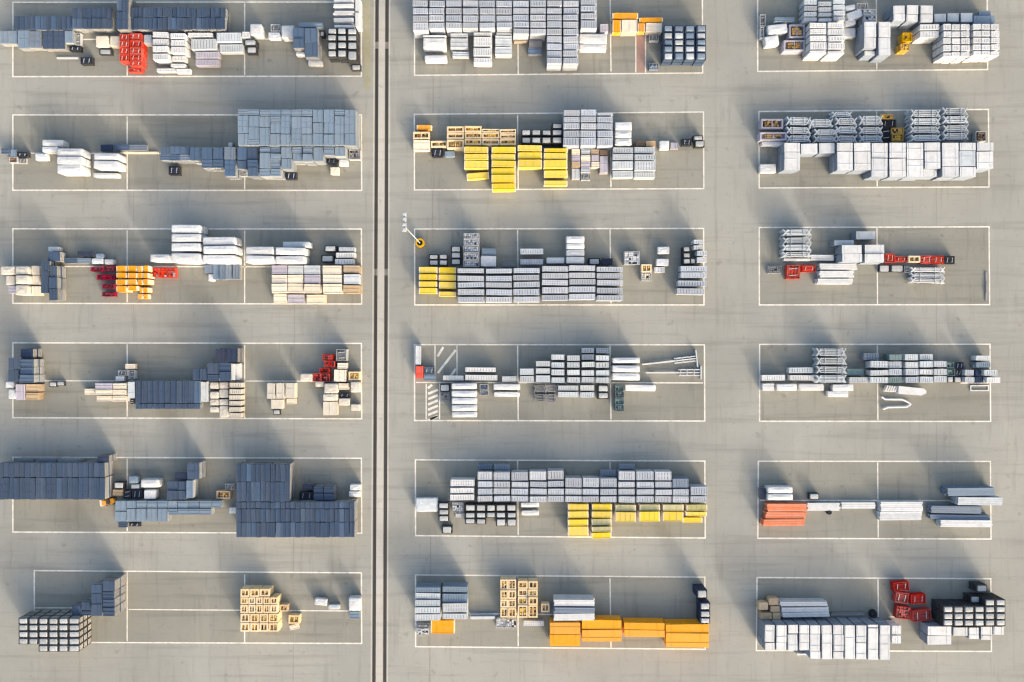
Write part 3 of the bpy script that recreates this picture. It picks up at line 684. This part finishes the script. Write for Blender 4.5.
blk('M0b', 'k', 'sl', 'blue crate grid', 2.2, '694_752:160_202,206_247,251_287,291_330,334_380|760_822:160_202,206_247,251_287,291_330,334_380|830_892:160_202,206_247,251_287,291_330,334_380|902_964:158_202,206_247,251_287,291_330,334_380')
# ---- middle column, second row
ones('M1a', 'y or 104 188 204 220 1.1;t pw 84 234 188 280 1.2;a cr 84 286 192 352 1.2;t pw 196 292 302 332 1.0;r nv 204 340 272 392 .9;w lb 284 356 348 392 .9')
blk('M1a', 't', 'pw', 'cream box rows', 1.5, '300_406:200_238,241_280,284_340|412_520:198_236,239_276,280_318|524_634:216_236,239_276,280_318|638_740:218_246,249_278,281_318')
blk('M1a', 'k', 'dk', 'dark crate grid', 1.8, '774_834:220_256,268_306|838_900:220_256,268_306|904_964:220_256,268_306|968_1036:180_212,220_256,268_306')
blk('M1a', 'y', 'ye', 'yellow front', 2.0, '408_564:328_370,373_413,416_470|582_738:328_370,373_413,416_460,463_503,506_556,562_606|750_906:317_358,361_404,408_462|916_1070:324_364,367_410,414_468,474_524@1.4,544_578@1.2')
ones('M1a', 'y ye 424 492 568 536 1.2 4')
blk('M1b', 'p', 'sv', 'silver block', 2.6, '54_158:93_133,136_176,179_221,224_268,271_326|162_265:91_133,136_176,179_221,224_268,271_326|269_371:112_133,136_176,179_221,224_268,271_326', .02)
blk('M1b', 'w', 'wh', 'white trio', 2.2, '384_490:172_222,226_270,274_318')
blk('M1b', 'p', 'lg', 'front-right block', 1.9, '366_500:330_372,375_416,419_474,480_528@1.5|506_642:330_372,375_416,419_484,490_530@1.5')
blk('M1b', 'a', 'li', 'small pallets', 1.3, '108_160:342_380=cr,384_422,426_460=tn,464_536=lg@1.0|166_226:342_380=lg,384_422=cr,426_462,466_494=lg|231_282:342_378=tn,382_420,424_462=cr|287_340:350_384=br,388_496')
ones('M1b', 'r gr 168 498 224 542 .8;a br 512 292 574 326 1.3;a tn 580 292 642 326 1.3;w wh 668 290 728 346 .9;a li 738 302 788 344 .7;r nv 810 278 870 322 .8;k dk 882 258 946 286 1.0;k dk 892 288 954 332 .9')
# ---- middle column, third row
blk('M2a', 'y', 'ye', 'yellow pair', 1.5, '118_238:362_404,408_448,452_492,495_536|246_358:362_404,408_452,457_502,516_552')
blk('M2a', 'k', 'dk', 'small dark crates', 1.0, '184_244:282_314,318_352|248_302:282_314,318_352|324_388:230_266,270_306,310_348')
blk('M2a', 'c', 'sv', 'mesh crate column', 1.8, '406_504:148_183,187_225,229_268,272_315,319_360')
ones('M2a', 's lb 522 244 612 284 1.3;w wh 514 290 612 360 1.5;p gr 650 330 744 364 .9;p lg 768 244 916 282 1.5;p sv 766 310 914 350 1.4;w wh 934 302 1050 340 1.4')
blk('M2a', 'p', 'sv', 'silver front block', 2.2, '366_538:370_404,416_454,459_496,503_544,550_590|546_716:370_404,416_454,459_496,503_544,550_590|722_890:368_404,412_452,456_494,500_544,548_588|904_1074:354_392,398_438,443_482,490_534,538_578|1078_1246:350_388,394_434,440_478,486_528,532_574|1254_1424:358_394,400_438,446_484,492_534,540_580', .02)
blk('M2b', 'w', 'wh', 'white rear trio', 1.8, '73_188:166_208,211_246,250_293,298_340')
ones('M2b', 'k dk 214 306 288 348 1.0;s nv 298 308 368 348 .9;c wh 442 264 542 348 1.1;t pw 552 346 616 396 1.0;c cr 552 400 616 450 .9;w wh 656 232 730 278 1.0;w wh 648 310 724 356 .9;p wh 634 362 702 402 .7')
blk('M2b', 'k', 'dk', 'right dark crates', 1.5, '818_862:234_266,272_304,308_344|864_894:308_344')
blk('M2b', 'p', 'lg', 'right pale stacks', 1.9, '884_944:186_218,222_252|906_970:256_293,297_336')
blk('M2b', 'p', 'sv', 'right wide column', 1.7, '798_970:354_392,396_434|784_968:446_488|776_952:496_540')
# ---- middle column, fourth row
ones('M3a', 'b wh 96 100 136 220 1.0;b rd 98 230 148 308 1.1;r sb 150 238 218 278 .9;s lb 150 284 226 320 .9;p lg 272 288 408 324 1.1;p wh 414 236 612 270 1.3;p wh 414 284 622 324 1.3;p lg 650 292 744 332 1.2;k dk 256 344 318 392 .7;c gr 258 400 314 460 .4;w wh 596 344 766 382 1.0;w wh 598 396 764 426 .7;c sb 508 348 562 382 .9;c sb 510 386 562 416 .8')
blk('M3a', 'w', 'wh', 'white column', 1.6, '328_490:340_378,388_425,432_472,478_517,522_558')
blk('M3a', 'p', 'lg', 'pale rear grid', 2.0, '764_854:244_288,292_338|866_958:198_236,242_282,288_334|966_1050:155_194,204_242,250_292,298_338|1066_1148:158_198,204_242,250_290,298_338|1158_1240:112_148=sb,154_192=sb,202_242,254_292,298_338|1248_1336:112_150=sb,160_198,202_242,254_292,298_338', .04)
blk('M3a', 'f', 'gr', 'loose frame heap', .6, '858_926:346_398|930_1000:344_400|862_930:404_462|934_1004:402_466')
blk('M3b', 'p', 'lg', 'pale front pair', 1.3, '18_152:352_388,392_432|160_252:350_390,394_434')
blk('M3b', 'k', 'dk', 'framed pair', 1.2, '272_342:350_394,398_440')
blk('M3b', 'w', 'wh', 'white trio', 1.9, '366_542:176_212,226_268,276_322')
blk('M3b', 'c', 'gn', 'blue-green column', 1.0, '384_440:350_390,394_432,436_476,480_516')
ones('M3b', 'w wh 448 350 642 390 .9')
# ---- middle column, fifth row
ones('M4a', 'w lg 100 306 240 394 1.0')
blk('M4a', 'p', 'wh', 'white left trio', 1.9, '320_474:186_234,239_276,281_322')
blk('M4a', 'p', 'sv', 'long silver block', 2.2, '494_590:90_132=sb@1.2,138_194,198_240,244_286,290_330|596_704:90_132=sb@1.2,138_194,198_240,244_286,290_330|710_820:138_196,201_240,245_288,292_332|826_936:136_196,201_240,245_288,292_334|942_1046:130_190,195_238,245_288,292_334|1052_1160:176_240,246_288,292_334|1164_1270:176_240,246_288,292_334|1276_1382:126_172=sb@1.2,178_240,246_288,292_334|1392_1500:86_130=sb@1.2,136_196,200_240,246_288,292_336|1508_1620:136_196,200_242,248_288,294_338|1626_1734:136_196,200_242,248_288,294_338|1738_1842:180_240=sb,246_290,294_338|1852_1962:232_290,294_338', .03)
blk('M4a', 'k', 'dk', 'dark column', 1.2, '244_312:338_374,380_414,418_454|266_334:484_532@.7')
ones('M4a', 'c wh 332 338 404 396 .9;c wh 352 402 410 432 .4')
blk('M4a', 'k', 'dk', 'dark front grid', 1.6, '414_480:350_390,398_434,438_472|485_548:350_390,398_434,438_474|552_608:350_390,398_432|612_674:350_390,398_434,438_486|680_742:350_390,398_434,438_486')
blk('M4a', 'w', 'wh', 'small white pair', .8, '772_888:338_364|774_886:388_416')
blk('M4b', 'y', 'ye', 'yellow front', 1.9, '82_214:344_386,390_436,440_484,488_554|233_364:344_386,390_434,438_482=kh,486_522=kh,526_566|386_518:346_390=kh,394_460|538_670:346_390=kh,394_460|690_822:346_390=kh,394_458|838_972:346_390=kh,394_426')
ones('M4b', 'y ye 812 430 942 466 1.0')
# ---- middle column, bottom row
blk('M5a', 'p', 'lb', 'left block', 2.4, '96_258:140_174,178_216=lg,220_262=lg,266_308=lg,312_356=lg|270_432:136_176=lb,180_238,242_302=lg,306_346=lg')
ones('M5a', 'y or 194 352 350 440 1.0;r gr 104 376 186 398 .4;c wh 104 404 182 446 .5;l wh 446 328 606 346 .6;l lg 440 308 630 320 .3;c wh 614 344 676 402 .8;c wh 680 344 744 402 .8;t pw 900 248 952 302 1.0;p wh 786 356 918 392 .8')
blk('M5a', 't', 'pw', 'left crate tower', 1.6, '640_688:94_158,162_216,220_272,276_334|690_740:94_158,162_216,220_272,276_334')
blk('M5a', 't', 'pw', 'right crate tower', 1.5, '752_814:104_152,156_202,206_254,258_336|818_878:104_152,156_202,206_254,258_336')
blk('M5a', 'l', 'lg', 'pale plank trio', 2.1, '980_1244:222_262=wh,272_306=sb,310_354=wh')
blk('M5a', 'b', 'or', 'orange box row', 2.0, '954_1150:368_442,446_516|1158_1414:354_412,416_488|1428_1690:368_412,416_458|1694_1972:378_432,436_526', .02)
blk('M5b', 'k', 'nv', 'dark corner column', 2.2, '906_972:160_212@2.6|926_990:242_286,294_334,338_374')
# ---- right column, top row
ones('R0a', 'r gr 98 92 132 164 1.0;r gr 100 170 134 240 1.0;s lb 190 108 318 136 1.4;w wh 146 152 272 212 1.3 6;w wh 128 226 216 288 1.2 8;t li 284 150 396 238 1.4;t li 248 256 390 322 1.4;r gr 718 18 784 62 1.8;g wh 642 30 706 62 1.6 10;g wh 652 64 752 118 1.7 20;g wh 640 122 708 160 1.5 10;c lg 760 56 834 92 2.0;c lg 762 98 836 132 2.0;w wh 630 178 706 236 1.0')
blk('R0a', 'p', 'lg', 'rear dark-gapped grid', 2.1, '376_460:-4_32,36_70,74_106,110_138|468_554:6_36,42_74,80_108,112_138|562_640:-6_22,26_60,64_98,102_134')
blk('R0a', 'p', 'wh', 'white ladder pair', 2.8, '412_520:142_178,182_220,224_262,266_316,320_344|528_636:140_180,184_222,226_266,270_318,322_346', .01)
blk('R0a', 'b', 'wh', 'tall left blocks', 2.8, '760_840:136_234,238_306,310_352@2.0|852_932:138_236,240_350', .01)
blk('R0b', 'b', 'wh', 'tall rear blocks', 2.6, '212_288:34_86,90_134|296_372:34_90,94_136|386_466:34_86,90_138', .01)
blk('R0b', 'b', 'lg', 'low rear blocks', 2.0, '474_552:86_138|558_634:84_138|642_720:82_138|724_862:98_148=lb')
blk('R0b', 'c', 'go', 'golden stepped crates', 1.4, '318_378:150_192|274_332:208_262|260_314:278_322')
ones('R0b', 'p wh 380 152 506 190 2.4;p wh 380 194 504 240 2.3;s lb 762 66 834 98 1.8')
blk('R0b', 'p', 'wh', 'white corner grid', 2.7, '530_584:150_192,198_236,240_280,284_326,331_362|586_640:150_192,198_236,240_280,284_326,331_362|643_702:150_192,198_236,240_280,284_326,331_362|720_774:150_190,194_232,238_276,280_320,324_354|777_832:150_190,194_232,238_276,280_320,324_354|835_890:150_190,194_232,238_276,280_320,324_354', .01)
# ---- right column, second row
ones('R1a', 't li 104 152 244 214 1.2;t li 98 236 272 288 1.5;w wh 94 438 198 494 .9;w wh 108 290 262 330 1.0;c go 864 124 944 152 1.1;r dk 872 156 966 204 1.0;c go 936 208 1012 246 1.0;c go 942 250 1010 292 1.0;r dk 872 210 932 294 .9')
blk('R1a', 'f', 'lg', 'left frame rows', 1.6, '270_412:136_192,200_248,252_302|416_556:150_208|448_582:212_256,260_304|560_674:104_142@1.3|584_708:142_192,198_248,252_302|738_874:126_190,198_248,252_302')
blk('R1b', 'f', 'lg', 'right frame rows', 1.9, '330_504:88_140,144_192,198_244,248_294|536_684:78_130,134_184,188_238,242_290')
blk('R1a', 'b', 'wh', 'white block row', 2.6, '248_352:304_360,363_476|357_466:308_372@2.2|473_578:308_372@2.2|586_690:304_356,359_478|694_802:304_356,359_478|806_912:304_400,403_520|920_1028:304_400,403_520|1032_1140:304_410,413_520|1144_1246:304_356,359_468|1256_1364:304_454,458_520|1367_1472:304_352,356_454=lg,458_520|1478_1586:304_356,359_468', .012)
ones('R1b', 'c br 740 232 808 292 1.0;b wh 386 472 492 520 2.0')
# ---- right column, third row
blk('R2a', 'f', 'lg', 'frame column', 1.7, '248_416:92_134,138_180,184_228,232_270')
ones('R2a', 'l wh 240 268 416 292 .8;l wh 416 254 572 290 .7;b lg 568 160 698 194 1.8;b lg 708 104 834 154 1.7;r rd 268 320 352 406 1.1;r rd 364 320 452 362 .7;c gr 148 324 232 372 .4')
blk('R2a', 'b', 'wh', 'white block pair', 2.4, '618_748:190_244,248_300|762_890:190_246,250_304')
blk('R2a', 'l', 'wh', 'long white trio', 1.0, '474_718:306_348|472_696:356_398|458_690:406_440')
ones('R2b', 'r rd 164 246 222 302 .9;r rd 226 264 308 298 .7;t pw 310 260 384 302 .9;r rd 388 260 462 310 .8;r rd 466 260 536 310 .8;r dk 540 262 604 312 .8;k dk 122 318 190 364 .5;k dk 194 318 282 364 .5;r gr 284 326 326 366 .5')
blk('R2b', 'f', 'wh', 'loose white frames', .9, '330_534:332_366,370_402,404_438')
# ---- right column, fourth row
ones('R3a', 'p wh 106 284 258 326 1.1;p lg 278 236 438 278 1.2;p wh 284 286 444 324 1.2;l wh 106 342 188 388 .8;w wh 204 344 332 386 .9;w wh 346 344 504 386 .9;w wh 560 346 692 388 1.0;w wh 528 390 660 428 .9;s gn 648 248 758 290 1.0;p lg 664 298 794 340 1.3;s nv 556 350 590 382 .6')
blk('R3a', 'f', 'lg', 'frame column', 1.7, '462_640:114_170,174_226,230_280,284_338')
blk('R3a', 'p', 'lg', 'pale grid', 1.7, '754_856:146_192=sb@1.3|798_916:196_244,252_292,298_340|918_1000:152_194=gn,198_244=sv,248_292=sv,298_340=gn|1022_1106:152_196,200_244=lg,248_292=sv,298_340=sv|1114_1198:152_194,198_242,248_288=wh,294_338|1204_1288:196_238=sv,244_288,294_338', .05)
ones('R3b', 'c gn 556 204 602 242 1.0;c gn 556 248 606 290 1.0;r nv 610 206 662 248 .9;r nv 608 254 664 292 .9;k dk 558 296 596 332 .8;k dk 600 296 648 334 .8')
blk('R3b', 'p', 'sv', 'right end group', 1.5, '668_730:252_294,298_338|740_832:162_198=lg,202_242=lb|792_880:252_294=lg|808_898:298_340=wh|734_790:252_294=nv@.9|734_800:298_340=nv@.9')
# ---- right column, fifth row
ones('R4a', 'w wh 144 234 304 274 1.5;w wh 144 280 308 320 1.5;s nv 96 246 140 312 1.0;l wh 396 338 608 388 .6;l wh 612 334 832 374 .6;l wh 864 330 1138 392 .9;k dk 412 278 474 314 .8')
ones('R4b', 'l wh 120 394 396 448 .8;l lb 558 242 864 292 1.8;l lg 620 302 912 352 1.8;l sb 452 358 780 404 1.3;l wh 512 448 848 492 1.3;l sb 446 414 836 444 1.0')
blk('R4a', 'l', 'sa', 'salmon trio', 1.3, '138_398:344_392|128_394:396_438|114_384:442_484')
# ---- right column, bottom row
ones('R5a', 'g tn 90 238 148 288 1.2;g tn 150 212 218 258 1.3;g tn 164 262 224 302 1.2;g tn 102 306 172 350 1.2;g tn 178 306 240 352 1.2;l wh 222 234 528 262 1.5;l wh 234 270 540 300 1.4;l wh 234 302 540 332 1.4;l gr 546 300 766 322 .3')
blk('R5a', 'b', 'wh', 'white block row', 2.9, '127_192:384_492,495_545|198_266:384_492,495_545|272_338:384_438,441_545|344_410:384_438,441_492,495_545|414_482:384_438,441_550,553_600|488_556:384_438,441_600|562_630:384_444,448_550,553_600|636_704:384_600|708_776:384_494,498_602|782_850:384_400,404_604|858_926:384_444,448_606', .008)
ones('R5a', 'w wh 330 552 404 576 1.0')
ones('R5b', 'p wh 204 384 266 444 2.2;p wh 204 448 266 502 2.1;r dr 216 112 316 166 1.1 5;r dr 230 178 310 244 1.1 -8;r dr 328 190 422 248 1.1 4;c dr 236 268 324 344 1.0 -6;r dr 342 290 456 360 1.2 7')
blk('R5b', 'k', 'dk', 'dark corner grid', 2.9, '534_594:264_304,308_347,350_388|600_660:264_304,308_347,350_388|666_726:264_304,308_347,350_388|733_794:264_304,308_347,350_390|800_860:221_260,264_304,308_347,350_390|867_929:221_260,264_304,308_347,350_390', .005)
ones('R5b', 'k dk 708 202 766 242 1.8;k dk 746 128 812 174 1.8;b wh 432 392 586 448 2.2;b wh 430 452 586 508 2.1')
blk('R5b', 'b', 'wh', 'low white blocks', 1.3, '594_688:398_452|692_760:400_472|772_846:396_446,449_478|850_920:394_446')

# ------------------------------------------------------------------ keep neighbours from running into each other
def rect(i): return i['x']-i['w']/2, i['x']+i['w']/2, i['y']-i['d']/2, i['y']+i['d']/2
for _ in range(3):
    n = 0
    for a in range(len(ITEMS)):
        A = ITEMS[a]
        for b in range(a+1, len(ITEMS)):
            B = ITEMS[b]
            ox = (A['w']+B['w'])/2 + .05 - abs(A['x']-B['x']); oy = (A['d']+B['d'])/2 + .05 - abs(A['y']-B['y'])
            if ox <= 0 or oy <= 0: continue
            n += 1
            S, G = (A, B) if A['h'] < B['h'] else (B, A)          # the lower one gives way, on the side that is hidden
            if abs(A['h']-B['h']) < .12: S, G = (A, B) if A['w']*A['d'] > B['w']*B['d'] else (B, A)
            if ox < oy:
                ox = min(ox, S['w']*.45); s = 1 if S['x'] > G['x'] else -1; S['w'] -= ox; S['x'] += s*ox/2
            else:
                oy = min(oy, S['d']*.45); s = 1 if S['y'] > G['y'] else -1; S['d'] -= oy; S['y'] += s*oy/2
    if not n: break
ITEMS = [i for i in ITEMS if i['w'] > .22 and i['d'] > .22]

# ------------------------------------------------------------------ labels
loose = {}
for it in ITEMS:
    adj, nn = COLS[it['c']][0], noun(it)[1]
    if it['k'] == 'k': adj = {'dk': 'black white-topped', 'nv': 'navy white-topped', 'sl': 'blue white-topped', 'gn': 'green white-topped'}.get(it['c'], adj)
    it['what'] = adj + ' ' + nn
    if 'block' not in it: loose.setdefault((it['bay'], it['what']), []).append(it)
blocks = {}
for it in ITEMS:
    if 'block' in it: blocks.setdefault((it['bay'], it['block']), []).append(it)
for (bayn, ph), L in blocks.items():
    for it in L:
        cname = ('leftmost' if it['ci'] == 0 else 'rightmost' if it['ci'] == it['nc']-1 else ORD[it['ci']]) + ' column'
        rname = ('top' if it['ri'] == 0 else ORD[it['ri']]+' down') if it['nr'] > 1 else ''
        where = ' in '.join([s for s in (rname, cname if it['nc'] > 1 else '') if s])
        it['label'] = '%s, %s%s of %s, %s' % (it['what'], where, ' place' if where == rname and where == 'top' else '', ph, bayn) if where else '%s of %s, %s' % (it['what'], ph, bayn)
        it['group'] = '%s, %s' % (ph, bayn)
for (bayn, what), L in loose.items():
    L.sort(key=lambda i: (round(i['x'], 1), -i['y']))
    for j, it in enumerate(L):
        if len(L) == 1: it['label'] = 'single %s standing loose in %s' % (what, bayn)
        else: it['label'] = 'loose %s, %s of %d from left, %s' % (what, ORD[j], len(L), bayn)
        it['group'] = 'loose stacks and crates, %s' % bayn
for it in ITEMS: build(it)

# ------------------------------------------------------------------ lamp mast in its yellow crash ring
def mast():
    bx_, by_ = ground_xy(420.6, 243.6); H = 14.6
    root = bpy.data.objects.new('light_mast', None); COL.objects.link(root); root.location = (bx_, by_, 0.012)
    b = MB(); n = 8
    ro, ri = .66, .44
    for i in range(n):
        a0, a1 = math.pi*2*(i+.5)/n, math.pi*2*(i+1.5)/n
        b.prism([(ri*math.cos(a0), ri*math.sin(a0)), (ro*math.cos(a0), ro*math.sin(a0)), (ro*math.cos(a1), ro*math.sin(a1)), (ri*math.cos(a1), ri*math.sin(a1))], 0, .9)
    link('crash_ring', b.mesh('crash_ring', [MAT['go']]), root)
    b = MB(); b.box(-.36, .36, -.36, .36, 0, .5); link('footing', b.mesh('footing', [M_DARK]), root)
    b = MB()
    for i in range(6):
        z0, z1 = .5+(H-.5)*i/6, .5+(H-.5)*(i+1)/6; b.bar((0, 0, z0), (0, 0, z1), .075-.006*i, 10)
    link('pole', b.mesh('pole', [M_GALV]), root)
    b = MB(); b.box(-.09, .09, -.55, 1.75, H, H+.14); arm = link('crossarm', b.mesh('crossarm', [M_GALV]), root)
    b = MB(); b.box(-.22, .22, -.18, .18, 0, .22); b.box(-.16, .16, -.13, .13, .22, .30); b.box(-.3, .3, -.25, -.22, -.05, .1); me = b.mesh('floodlight', [MAT['lg']])
    for y in (-.4, .2, .9, 1.5): link('floodlight', me, arm, (0, y, H+.141), 0)
    tag(root, 'tall white lamp mast in yellow crash ring, third-row middle bay', 'lamp mast')
mast()

# ------------------------------------------------------------------ odd pieces
def thing(name, px, py, label, cat, z=.012, rz=0):
    root = bpy.data.objects.new(name, None); COL.objects.link(root); x, y = ground_xy(px, py); root.location = (x, y, z); root.rotation_euler = (0, 0, math.radians(rz))
    tag(root, label, cat); return root
def tbeam(px0, py0, px1, py1, name, label, foot, wide):
    """long white beam with a thicker end and a cross foot"""
    a, b = Vector(ground_xy(px0, py0, .5)), Vector(ground_xy(px1, py1, .5)); L = (b-a).length; m = (a+b)/2
    root = bpy.data.objects.new(name, None); COL.objects.link(root); root.location = (m.x, m.y, .012); root.rotation_euler = (0, 0, math.atan2(b.y-a.y, b.x-a.x))
    bb = MB(); bb.box(-L/2, L*.14, -.10, .10, .12, .42); link('shaft', bb.mesh('shaft', [MAT['wh']]), root)
    for v in (-wide, 0, wide):
        bb = MB(); bb.box(L*.08 + abs(v)*.3, L/2-.03, v-.08, v+.08, .13, .40); link('head_rail', bb.mesh('head_rail', [MAT['wh']]), root)
    for u in (.13, .25, .38):
        bb = MB(); bb.box(L*u-.05, L*u+.05, -wide-.05, wide+.05, .401, .46); link('cross_bar', bb.mesh('cross_bar', [MAT['lg']]), root)
    bb = MB(); bb.box(L/2-.02, L/2+.12, -foot, foot, 0, .5); link('end_bar', bb.mesh('end_bar', [MAT['lg']]), root)
    bb = MB(); bb.box(-L*.4, -L*.4+.15, -.3, .3, 0, .12); link('bearer', bb.mesh('bearer', [M_WOOD]), root)
    tag(root, label, 'beam', 'long white beams, fourth-row middle bay')
tbeam(642.5, 364.6, 696.5, 358.5, 'long_beam', 'upper long white beam with cross end bar, fourth-row middle bay', 1.25, .34)
tbeam(646, 372.8, 700.8, 372.6, 'long_beam', 'lower long white beam with cross end bar, fourth-row middle bay', .95, .42)
# white boom and bent tubes, right column fourth row
r_ = thing('boom_section', 901.2, 389.6, 'white tapered boom section with barred tail, fourth-row right bay', 'boom', rz=-4)
b = MB(); b.prism([(-.9, -.62), (2.4, -.62), (3.1, -.3), (3.1, .12), (2.7, .42), (-.9, .52)], .1, .9); link('boom_body', b.mesh('boom_body', [MAT['wh']]), r_)
for i in range(5):
    b = MB(); b.box(-.1, .1, -.45, .45, .1, .75); link('tail_bar', b.mesh('tail_bar', [MAT['wh']]), r_, (-1.15-.34*i, .04, 0), -.35)
b = MB(); b.box(-2.6, -.9, -.08, .08, .05, .12); b.box(-.7, 2.2, -.3, .3, .0, .1); link('skid', b.mesh('skid', [M_DARK]), r_)
r_ = thing('bent_tube', 895, 400, 'white bent tube frame lying below the boom, fourth-row right bay', 'tube frame')
pts = [(881, 396.5), (884, 399), (901, 399.3), (905, 400.8), (909.8, 403.8), (905.5, 406.6), (887, 407), (882, 409)]
W = [Vector((*ground_xy(*p), 0)) - Vector((*ground_xy(895, 400), 0)) for p in pts]
for nm, ids in (('upper_tube', (0, 1, 2, 3, 4)), ('lower_tube', (4, 5, 6, 7))):
    b = MB()
    for i, j in zip(ids[:-1], ids[1:]): b.bar(W[i]+Vector((0, 0, .2)), W[j]+Vector((0, 0, .2)), .14, 8)
    link(nm, b.mesh(nm, [MAT['wh']]), r_)
r_ = thing('floor_frame', 979, 388, 'flat white rectangular frame lying on floor, fourth-row right bay', 'frame')
for nm, q4 in (('long_rail', (-1.35, 1.35, .28, .42)), ('long_rail', (-1.35, 1.35, -.42, -.28)), ('end_rail', (-1.35, -1.21, -.28, .28)), ('end_rail', (1.21, 1.35, -.28, .28))):
    b = MB(); b.box(*q4, 0, .14); link(nm, b.mesh(nm, [MAT['wh']]), r_)
r_ = thing('long_plank', 985.8, 286.5, 'dark plank lying along the right edge line, third-row right bay', 'plank')
b = MB(); b.box(-.12, .12, -2.1, 2.1, .0, .12); link('board', b.mesh('board', [MAT['gr']]), r_)
b = MB(); b.box(-.12, .12, -1.0, .6, .12, .2); link('batten', b.mesh('batten', [MAT['gr']]), r_)
# coils
def coil(px, py, rad, h, c, label):
    r_ = thing('hose_coil', px, py, label, 'coil')
    for i in range(3):
        b = MB(); n = 14
        for k in range(n):
            a0, a1 = 2*math.pi*k/n, 2*math.pi*(k+1)/n; rr = rad*(1-.12*i)
            b.bar((rr*math.cos(a0), rr*math.sin(a0), .13+.2*i), (rr*math.cos(a1), rr*math.sin(a1), .13+.2*i), .13, 6)
        link('hose_turn', b.mesh('hose_turn', [MAT[c]]), r_)
    b = MB(); b.box(-rad*.6, rad*.6, -.12, .12, 0, .5); link('spindle', b.mesh('spindle', [M_DARK]), r_)
coil(872, 612.8, .48, .6, 'dk', 'black hose coil beside grey bar, bottom-row right bay')
coil(828, 511.6, .26, .3, 'dk', 'tiny dark hose coil below white beams, fifth-row right bay')
# small orange loader parked at the end of the slate run
r_ = thing('mini_loader', 111.6, 500.6, 'small orange loader parked beside slate sheet run, fifth-row left bay', 'loader', rz=12)
b = MB(); b.prism([(-.7, -.36), (.7, -.36), (.9, -.18), (.9, .18), (.7, .36), (-.7, .36)], .28, .85); b.box(-.6, .2, -.3, .3, .85, 1.15); link('body', b.mesh('body', [MAT['or']]), r_)
b = MB(); b.prism([(.0, -.3), (.34, -.26), (.34, .26), (.0, .3)], .86, 1.35); link('canopy', b.mesh('canopy', [M_DARK]), r_)
b = MB(); b.box(-1.5, -1.12, -.46, .46, .05, .4); link('bucket', b.mesh('bucket', [MAT['cr']]), r_)
for s in (-1, 1):
    b = MB(); b.box(-1.12, -.5, s*.3-.06, s*.3+.06, .3, .5); link('lift_arm', b.mesh('lift_arm', [MAT['or']]), r_)
    for u in (-.45, .5):
        b = MB(); b.bar((u, s*.37, .27), (u, s*.53, .27), .27, 12); wh_ = link('wheel', b.mesh('wheel', [M_DARK]), r_); b = MB(); b.bar((u, s*.50, .27), (u, s*.545, .27), .13, 10); link('rim', b.mesh('rim', [MAT['or']]), wh_)
labs = [o['label'] for o in bpy.data.objects if 'category' in o.keys()]
print('things', len(labs), 'unique labels', len(set(labs)), 'too long', [l for l in labs if len(l.split()) > 16][:5], 'objects', len(bpy.data.objects), 'meshes', len(bpy.data.meshes))
from collections import Counter
print([(a, n) for a, n in Counter(labs).items() if n > 1][:10]); print(Counter(o.name.split('.')[0] for o in bpy.data.objects if 'category' in o.keys()))
